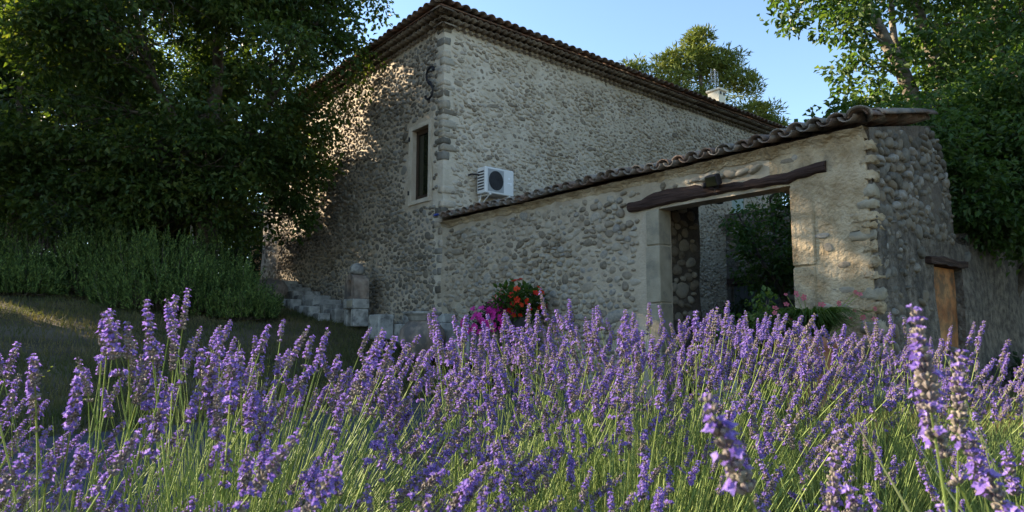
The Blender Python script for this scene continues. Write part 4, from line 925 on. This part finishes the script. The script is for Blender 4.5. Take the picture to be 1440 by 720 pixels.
rb_ = shrub('begonia_plant', 'bushy green plant with scarlet flowers above the petunias', (p2[0], p2[1], 1.13), [((.0, 0, .22), (.36, .32, .28), 80), ((-.15, -.05, .1), (.3, .3, .2), 30)], (.11, .055), 9, .1, 'leaf_r', 'flowers')
n = 30; d = runit(n); d[:, 2] = d[:, 2] * .8 + .1; d[:, 1] -= .5; d /= np.linalg.norm(d, axis=1, keepdims=True)
P = np.array([0, 0, .24]) + d * [.44, .4, .34] * (.8 + .3 * rng.random(n))[:, None]
flower_parts(rb_, 'blossom', P, d + runit(n) * .3, .045 * (.8 + .4 * rng.random(n)), 'red', 30)
# daylily pot at the gate pier
p3 = uw(7.62, -.62); gz3 = gh(*p3)
po = thing('terracotta_pot', 'terracotta pot with cross banded sides at the foot of the gate pier', 'pot', (p3[0], p3[1], gz3)); po.scale = (1.0, 1.0, 1.3); B().lathe([(.22, 0), (.25, .05), (.31, .45), (.34, .52), (.37, .53), (.37, .6), (.33, .6), (.3, .52)], 26).obj('body', 'terracotta', po, True)
for k in range(10):
    a = 2 * math.pi * k / 10
    for s_ in (-1, 1):
        pts = [((.255 + .055 * t) * math.cos(a + s_ * .62 * t), (.255 + .055 * t) * math.sin(a + s_ * .62 * t), .06 + .4 * t) for t in np.linspace(0, 1, 5)]
        B().tube(pts, .012, 5).obj('raised_band', 'terracotta', po, True)
def strap_plant(name, label, loc, n, L, w_, spread, mat, seed, cat='plant'):
    t = thing(name, label, cat, loc); rs = np.random.default_rng(seed); V = []; F = []
    for i in range(n):
        a = rs.random() * 6.283; l_ = L * (.6 + .6 * rs.random()); out = spread * (.4 + .8 * rs.random()); o = len(V); sx, sy = math.cos(a), math.sin(a); r0 = rs.random() * .14
        for k in range(6):
            s_ = k / 5; d_ = r0 + out * l_ * (s_ * .5 + s_ * s_ * .7); zz = l_ * (1.5 * s_ - 1.15 * s_ ** 2.1) ; ww = w_ * (1 - s_ ** 2) + .001
            V += [(sx * d_ - sy * ww, sy * d_ + sx * ww, zz), (sx * d_, sy * d_, zz - ww * .4), (sx * d_ + sy * ww, sy * d_ - sx * ww, zz)]
        for k in range(5): F += [(o + 3 * k, o + 3 * k + 1, o + 3 * k + 4, o + 3 * k + 3), (o + 3 * k + 1, o + 3 * k + 2, o + 3 * k + 5, o + 3 * k + 4)]
    add('leaves', mesh_np('leaves', V, F, mat), t, kind='stuff'); return t
dl_ = strap_plant('daylily_plant', 'strap leaved lily with fading pink flowers in the terracotta pot', (p3[0], p3[1], gz3 + .72), 620, .58, .011, .62, 'leaf_r', 5)
n = 16; P = np.stack([rng.uniform(-.5, .5, n), rng.uniform(-.45, .1, n), rng.uniform(.2, .5, n)], 1)
sb = B()
for q in P: sb.tube([(q[0] * .2, q[1] * .2, .0), (q[0] * .6, q[1] * .6, q[2] * .65), tuple(q)], [.005, .004, .003], 4)
sb.obj('flower_stems', 'stem', dl_, True)
flower_parts(dl_, 'blossom', P, np.tile([[0, -1, .5]], (n, 1)) + runit(n) * .4, .026 * (.8 + .4 * rng.random(n)), 'pink', 16)
p4 = uw(7.1, -.75); shrub('geranium_plant', 'small bright green bushy plant left of the strap leaved lily', (p4[0], p4[1], gh(*p4)), [((0, 0, .72), (.36, .34, .52), 110)], (.06, .045), 12, .09, 'leaf_r')
p5 = uw(6.95, -1.0); b = B(); b.lathe([(.14, 0), (.2, .3), (.22, .4), (.2, .42), (.17, .38)], 20); b.obj('stone_pot', 'concrete', None, True, loc=(p5[0], p5[1], gh(*p5)), label='plain grey stone pot in front of the bright green bushy plant', cat='pot')
# dark ground shrubs at the foot of the return wall
for i, (u, w, s_) in enumerate(((8.6, 3.4, .42), (8.75, 4.3, .5), (8.7, 5.4, .55), (8.6, 6.6, .6))):
    p = uw(u, w); shrub('low_shrub', 'low dark shrub at the foot of the grey rendered side wall', (p[0], p[1], gh(*p)), [((0, 0, s_ * .6), (s_, s_, s_ * .7), 60)], (.07, .045), 14, .13, 'leaf_d', group='low shrubs along the side wall')

# ------------------------------------------------------------------ lawn grass
def lawn(name, label, n, fn, hmin, hmax, mat='grass', seed=3, w_=.004):
    rs = np.random.default_rng(seed); P = fn(rs, n); n = len(P); z = ground_h(P[:, 0], P[:, 1])
    a = rs.random(n) * 6.283; h = hmin + (hmax - hmin) * rs.random(n) ** 1.5; le = rs.normal(size=(n, 2)) * .35
    V = np.empty((n, 3, 3)); dx, dy = np.cos(a) * w_, np.sin(a) * w_
    V[:, 0] = np.stack([P[:, 0] - dx, P[:, 1] - dy, z - .01], 1); V[:, 1] = np.stack([P[:, 0] + dx, P[:, 1] + dy, z - .01], 1); V[:, 2] = np.stack([P[:, 0] + le[:, 0] * h, P[:, 1] + le[:, 1] * h, z + h], 1)
    o = add(name, mesh_np(name, V.reshape(-1, 3), np.arange(3 * n).reshape(-1, 3), mat, False), kind='stuff', label=label, cat='grass')
def lawn_pts(rs, n):
    a = rs.uniform(-7, 8, n); d = rs.random(n) ** 1.3 * 11
    p = E0 + ED * a[:, None] + EN * d[:, None]; r_ = p - C2; ww = r_ @ W
    dens = .55 + .45 * np.sin(p[:, 0] * 1.3 + 1) * np.sin(p[:, 1] * .9) + .6 * (d < 1.2)
    k = (ww < -.1) & (rs.random(n) < dens + .15); return p[k]
lawn('lawn_grass', 'short patchy green lawn grass on the bank below the house', 190000, lawn_pts, .025, .12, w_=.007)
def right_pts(rs, n):
    x = rs.uniform(1.2, 6.5, n); y = rs.uniform(2.0, 8.6, n); p = np.stack([x, y], 1); d = (p - E0) @ EN; k = (p - C2) @ W
    return p[(d < -4.2) & (k < -.1) | ((p - K) @ U > .1) & (d < -4.2)]
lawn('side_grass', 'brighter green grass between the lavender and the tiled wall', 60000, right_pts, .04, .16, seed=5, w_=.005)
n = 60; a = rng.uniform(-5, 4, n); d = rng.uniform(.1, 2.2, n); P = E0 + ED * a[:, None] + EN * d[:, None]
P3 = np.stack([P[:, 0], P[:, 1], ground_h(P[:, 0], P[:, 1]) + .07], 1); V, F = petals(P3, np.tile([[0., -.4, 1]], (n, 1)) + runit(n) * .2, np.full(n, .016))
add('dandelions', mesh_np('dandelions', V, F, 'yellow', False), kind='stuff', label='tiny yellow flowers dotted through the lawn edge', cat='flowers')

n = 700; a = rng.uniform(-7, 6, n); d = rng.normal(.6, 2.2, n); P = E0 + ED * a[:, None] + EN * d[:, None]
P3 = np.stack([P[:, 0], P[:, 1], ground_h(P[:, 0], P[:, 1]) + .02 + .03 * (d > 0)], 1); V, F = leaves(P3, np.concatenate([rng.normal(size=(n, 2)), np.full((n, 1), .1)], 1), np.tile([[0., 0, 1]], (n, 1)) + runit(n) * .3, .05, .032)
add('leaf_litter', mesh_np('leaf_litter', V, F, 'drytwig', False), kind='stuff', label='dry fallen leaves scattered over the lawn edge and drive', cat='leaves')

# ------------------------------------------------------------------ lavender
NV = 24; LAV = []
for k in range(NV):
    rs = np.random.default_rng(100 + k); L = .80; bend = rs.uniform(.02, .12); sb = B()
    spk = rs.uniform(.05, .095); pts = [(bend * (t ** 2) + .008 * math.sin(5 * t + k), .006 * math.sin(4 * t + 2 * k), L * t) for t in np.linspace(0, 1, 9)]
    sb.tube(pts, [.0017 - .0006 * i / 8 for i in range(9)], 4)
    for t in (.45, .62): # tiny leaf pair low on the stalk
        q = np.array(pts[int(t * 8)]); 
        for s_ in (-1, 1): sb.put([q, q + [.004 * s_, .002, .015], q + [.012 * s_, .0, .04], q + [.004 * s_, -.002, .015]], [(0, 1, 2), (0, 2, 3)])
    sme = sb.mesh('stalk', 'stem', True)
    tip = np.array(pts[-1]); d = np.array(pts[-1]) - np.array(pts[-2]); d /= np.linalg.norm(d); ax = np.cross(d, [0, 1, 0]); ax /= np.linalg.norm(ax); ay = np.cross(d, ax)
    V = []; F = []; mi = []
    def put(v, f, m): 
        o = len(V); V.extend([tuple(x) for x in v]); F.extend([tuple(i + o for i in q) for q in f]); mi.extend([m] * len(f))
    nw = int(round(spk / .0070)); hs = [i * .0070 for i in range(nw)]
    if rs.random() < .6: hs = [-.016 - .012 * rs.random()] + hs
    openness = (.16, .24, .34, .44, .5, .36)[k % 6]
    for wi, h in enumerate(hs):
        fr = max(0, h / spk); nb = 8 if fr < .75 else (6 if fr < .9 else 4); sc = (1.0 - .5 * fr ** 2) * rs.uniform(.9, 1.1); a0_ = rs.random() * 6
        for q in range(nb):
            a = a0_ + 2 * math.pi * q / nb + rs.normal() * .12; rd = ax * math.cos(a) + ay * math.sin(a); el = rs.uniform(.5, .95) + .25 * fr
            dr_ = rd * math.cos(el) + d * math.sin(el); b_ = np.cross(dr_, d); b_ /= np.linalg.norm(b_) + 1e-9; c_ = np.cross(dr_, b_)
            p0 = tip + d * (h - .002 + rs.normal() * .001) + rd * .0012; ln = .0084 * sc * rs.uniform(.85, 1.15); wd = .0019 * sc
            ring = lambda s_, w_: [p0 + dr_ * ln * s_ + (b_ * math.cos(t) + c_ * math.sin(t)) * w_ for t in (0, 1.571, 3.142, 4.712)]
            v = [p0] + ring(.35, wd) + ring(.8, wd * 1.05) + [p0 + dr_ * ln]
            f = [(0, 1 + j, 1 + (j + 1) % 4) for j in range(4)] + [(1 + j, 1 + (j + 1) % 4, 5 + (j + 1) % 4, 5 + j) for j in range(4)] + [(9, 5 + (j + 1) % 4, 5 + j) for j in range(4)]
            put(v, f, 0)
            if rs.random() < openness * (1.25 if fr > .5 else .85):
                e = p0 + dr_ * ln * 1.08; R_ = .0043 * sc * rs.uniform(.8, 1.25)
                for j in range(5):
                    t = 2 * math.pi * j / 5 + a; g = b_ * math.cos(t) + c_ * math.sin(t); g2 = -b_ * math.sin(t) + c_ * math.cos(t); R2 = R_ * (1.25 if j < 2 else .85)
                    put([e - dr_ * R_ * .5, e + g * R2 * .6 + g2 * R2 * .42 + dr_ * R_ * .1, e + g * R2 * 1.15 + dr_ * R_ * rs.uniform(-.3, .4), e + g * R2 * .6 - g2 * R2 * .42 + dr_ * R_ * .1], [(0, 1, 2, 3)], 1)
    LAV.append((sme, mesh_np('flower_spike', V, F, ['calyx', 'petal'], False, mi)))
# bare stems and grey-green leaves of a plant, a few shared variants
TUFT = []
for k in range(4):
    rs = np.random.default_rng(300 + k); n = 260; a = rs.random(n) * 6.283; r0 = .16 * np.sqrt(rs.random(n)); le = rs.random(n) ** .8 * .55; L = .35 + .4 * rs.random(n)
    V = []; F = []
    for i in range(n):
        dx, dy = math.cos(a[i]), math.sin(a[i]); o = len(V); w_ = .0014
        for q in range(4):
            t = q / 3; rr = r0[i] + L[i] * math.sin(le[i]) * (t * .6 + .4 * t * t); z_ = L[i] * math.cos(le[i] * .8) * t; ww = w_ * (1 - .5 * t)
            V += [(dx * rr - dy * ww, dy * rr + dx * ww, z_), (dx * rr + dy * ww, dy * rr - dx * ww, z_), (dx * (rr + ww * 1.5), dy * (rr + ww * 1.5), z_ + ww)]
        for q in range(3):
            for j in range(3): F.append((o + 3 * q + j, o + 3 * q + (j + 1) % 3, o + 3 * q + 3 + (j + 1) % 3, o + 3 * q + 3 + j))
    st_ = mesh_np('bare_stems', V, F, 'stem')
    n = 1500; a = rs.random(n) * 6.283; r_ = .26 * np.sqrt(rs.random(n)); P = np.stack([np.cos(a) * r_, np.sin(a) * r_, rs.random(n) * (.34 - .5 * r_)], 1)
    D = np.stack([np.cos(a) * .55, np.sin(a) * .55, np.full(n, .9)], 1) + rs.normal(size=(n, 3)) * .35
    V, Fv = leaves(P, D, rs.normal(size=(n, 3)), .045 + .03 * rs.random(n), .0055, .1); TUFT.append((st_, mesh_np('leaves', V, Fv, 'lavleaf', False)))
# x, y, stalks, reach (height of flower tips), lean to the right, spread
PLANTS = [(-1.48, 1.45, 70, .89, .40, .36), (-1.16, 1.25, 84, .93, .44, .36), (-.84, 1.38, 108, 1.03, .44, .38), (-.52, 1.30, 96, .98, .44, .36), (-.72, 1.85, 46, 1.04, .38, .34), (-1.82, 1.7, 40, .88, .36, .36),
          (-.12, 1.75, 86, .95, .22, .38), (.20, 1.45, 76, .86, .18, .40), (.02, 2.25, 96, 1.0, .16, .38), (.42, 2.05, 110, 1.02, .14, .38), (.72, 2.45, 110, 1.02, .14, .38), (.36, 2.75, 80, 1.05, .12, .36), (1.05, 2.2, 96, .95, .20, .40), (1.12, 2.8, 90, 1.0, .18, .38), (1.52, 2.6, 84, .96, .22, .40), (1.45, 2.05, 56, .86, .22, .40), (1.9, 2.35, 36, .82, .2, .42), (2.0, 3.0, 40, .86, .18, .38),
          (.78, 1.55, 50, .76, .10, .45), (1.2, 1.55, 34, .74, .10, .5), (-.12, .98, 40, .76, .30, .36), (.22, 1.0, 30, .70, .2, .4), (.92, .98, 10, .78, -.12, .38), (-.48, .95, 26, .74, .34, .3), (-1.05, .98, 14, .74, .34, .25)]
ti = 0
for pi, (x, y, n, reach, lean, spread) in enumerate(PLANTS):
    z_ = gh(x, y)
    zone = 0 if x < -.3 else (1 if y < 1.9 else (2 if x < 1.3 else 3))
    t = thing('lavender_plant', ('lavender bush with purple spikes leaning over the drive edge below the lawn', 'lavender bush in the front row of the bed with low purple spikes', 'tall lavender bush in the back row before the cobble wall and gateway', 'lavender bush at the bed end before the side wall doorway')[zone], 'lavender', (x, y, z_), 0, ('lavender bushes along the drive', 'lavender bushes in the front row', 'lavender bushes before the gateway', 'lavender bushes before the side wall')[zone])
    s_ = reach / 1.0; ra = random.uniform(0, 6.28)
    if not (y < 1.7 and x > .5): add('bare_stems', TUFT[pi % 4][0], t, rot=(0, lean * .6, ra * 0), scale=(s_, s_, s_ * .95), kind='stuff')
    if -.8 < x < -.3: add('bare_stems', TUFT[(pi + 1) % 4][0], t, rot=(0, lean * .8, 0), scale=(s_ * 1.1, s_ * .9, s_ * 1.05), kind='stuff')
    add('leaves', TUFT[pi % 4][1], t, rot=(0, 0, ra), scale=(s_, s_, s_), kind='stuff')
    for i in range(n):
        a = random.uniform(0, 6.283); q = math.sqrt(random.random()); le = spread * q * random.uniform(.6, 1.25); r0 = .13 * q
        v = random.randrange(NV); sc = reach * .90 / .87 * random.uniform(.80, 1.04) / max(.75, math.cos(le) ** .5)
        # lean outward by le, plus the common lean to the right
        rot = Matrix.Rotation(lean + random.gauss(0, .15), 3, 'Y') @ Matrix.Rotation(a, 3, 'Z') @ Matrix.Rotation(le, 3, 'Y') @ Matrix.Rotation(random.uniform(-1.2, 1.2), 3, 'Z')
        tipv = rot @ Vector((.06, 0, .88)) * sc + Vector((x + math.cos(a) * r0, y + math.sin(a) * r0, z_))
        hmax = z_ + reach * .97
        if tipv.z > hmax: sc *= (hmax - z_) / (tipv.z - z_)
        if tipv.y < .36 or (tipv.y < .62 and abs(tipv.x) < .18): continue       # keep the space before the lens clear
        so2 = add('flower_stalk', LAV[v][0], t, (math.cos(a) * r0, math.sin(a) * r0, 0), rot.to_euler(), (1, 1, 1))
        so2.scale = (sc, sc, sc)
        add('flower_spike', LAV[v][1], so2)
# a few tall stalks right before the lens, grown from two plants of their own
NEARP = [('lavender bush whose few large leaning spikes stand apart from the rest', (.50, .55), [((.105, .42, .868), (-.48, .1, .87)), ((.285, .50, .912), (-.30, .1, .95)), ((.33, .58, .862), (-.42, .05, .9)), ((.30, .66, .79), (-.05, .1, .99)), ((.295, .64, .775), (-.40, .1, .9)), ((.54, .72, .872), (-.42, .1, .9)), ((.335, .52, .80), (-.62, .1, .78)), ((.56, .80, .775), (-.25, .2, .95)), ((.375, .6, .875), (-.12, .1, .98)), ((.50, .62, .76), (-.3, .1, .95)), ((.345, .56, .745), (-.2, .1, .97)), ((.45, .7, .80), (-.3, .1, .9))]),
         ('lavender bush with thick drooping spikes leaning over the drive', (-.42, .55), [((-.155, .62, .795), (.45, .1, .88)), ((-.225, .66, .81), (.35, .1, .93)), ((-.43, .8, .80), (.4, .1, .9)), ((-.10, .66, .74), (.55, .1, .82)), ((-.52, .74, .79), (.42, .0, .9))])]
for lab, (x, y), tips in NEARP:
    z_ = gh(x, y); t = thing('lavender_plant', lab, 'lavender', (x, y, z_), 0, 'lavender bushes in the foreground bed')
    add('leaves', TUFT[1][1], t, scale=(.6, .6, .6), kind='stuff')
    for i, (tip, dr_) in enumerate(tips):
        v = (5 * i + 3) % NV; d = Vector(dr_).normalized(); sc = min(1.0, (tip[2] - z_) / (d.z * .87)); q = Vector((0, 0, 1)).rotation_difference(d)
        tl = q @ Vector((LAV[v][0].vertices[32].co.x, 0, .87)) * sc
        so2 = add('flower_stalk', LAV[v][0], t, Vector(tip) - tl - Vector((x, y, z_)), q.to_euler(), (sc, sc, sc)); add('flower_spike', LAV[v][1], so2)
# long grass blades standing in the bed
def blade(pts, w_, mat='straw', seed=False):
    b = B(); v = []; n = len(pts)
    for i, p in enumerate(pts):
        t = i / (n - 1); ww = w_ * (1 - t ** 2 * .9); v += [(p[0] - ww, p[1], p[2]), (p[0], p[1] + ww * .4, p[2] - ww * .2), (p[0] + ww, p[1], p[2])]
    f = []
    for i in range(n - 1):
        for k in range(2): f.append((3 * i + k, 3 * i + k + 1, 3 * i + 4 + k, 3 * i + 3 + k))
    b.put(v, f)
    if seed:
        for i in range(26):
            t = .62 + .38 * i / 26; q = Vector(pts[-1]) * t + Vector(pts[0]) * (1 - t); s_ = (-1) ** i * .0028; b.put([q, q + Vector((s_, 0, .004)), q + Vector((s_ * .8, 0, .014)), q + Vector((0, .002, .006))], [(0, 1, 2, 3)])
    return b
def curve3(p0, p1, sag, n=10):
    p0 = Vector(p0); p1 = Vector(p1); return [tuple(p0.lerp(p1, t) + Vector((0, 0, sag * math.sin(math.pi * t)))) for t in np.linspace(0, 1, n)]
for lab, p0, p1, sag, w_, sd2 in [('pale grass stalk with narrow seed head standing above the lavender', (.98, 1.12, .1), (.80, 1.25, .86), .03, .0024, True), ('long green grass blade slanting up among the lavender', (.80, .95, .1), (.52, 1.05, .78), .03, .005, False), ('long green grass blade slanting up among the lavender', (.95, 1.0, .1), (.70, 1.2, .72), .02, .005, False), ('arching grass blade lying low across the lavender', (.72, .82, .42), (.27, .80, .66), .03, .005, False), ('arching grass blade bending over at the right of the lavender', (.80, 1.0, .2), (1.02, 1.1, .72), .08, .006, False)]:
    blade(curve3(p0, p1, sag), w_, 'straw', sd2).obj('grass_blade', 'straw', None, True, label=lab, cat='grass blade', group='long grass blades in the lavender')
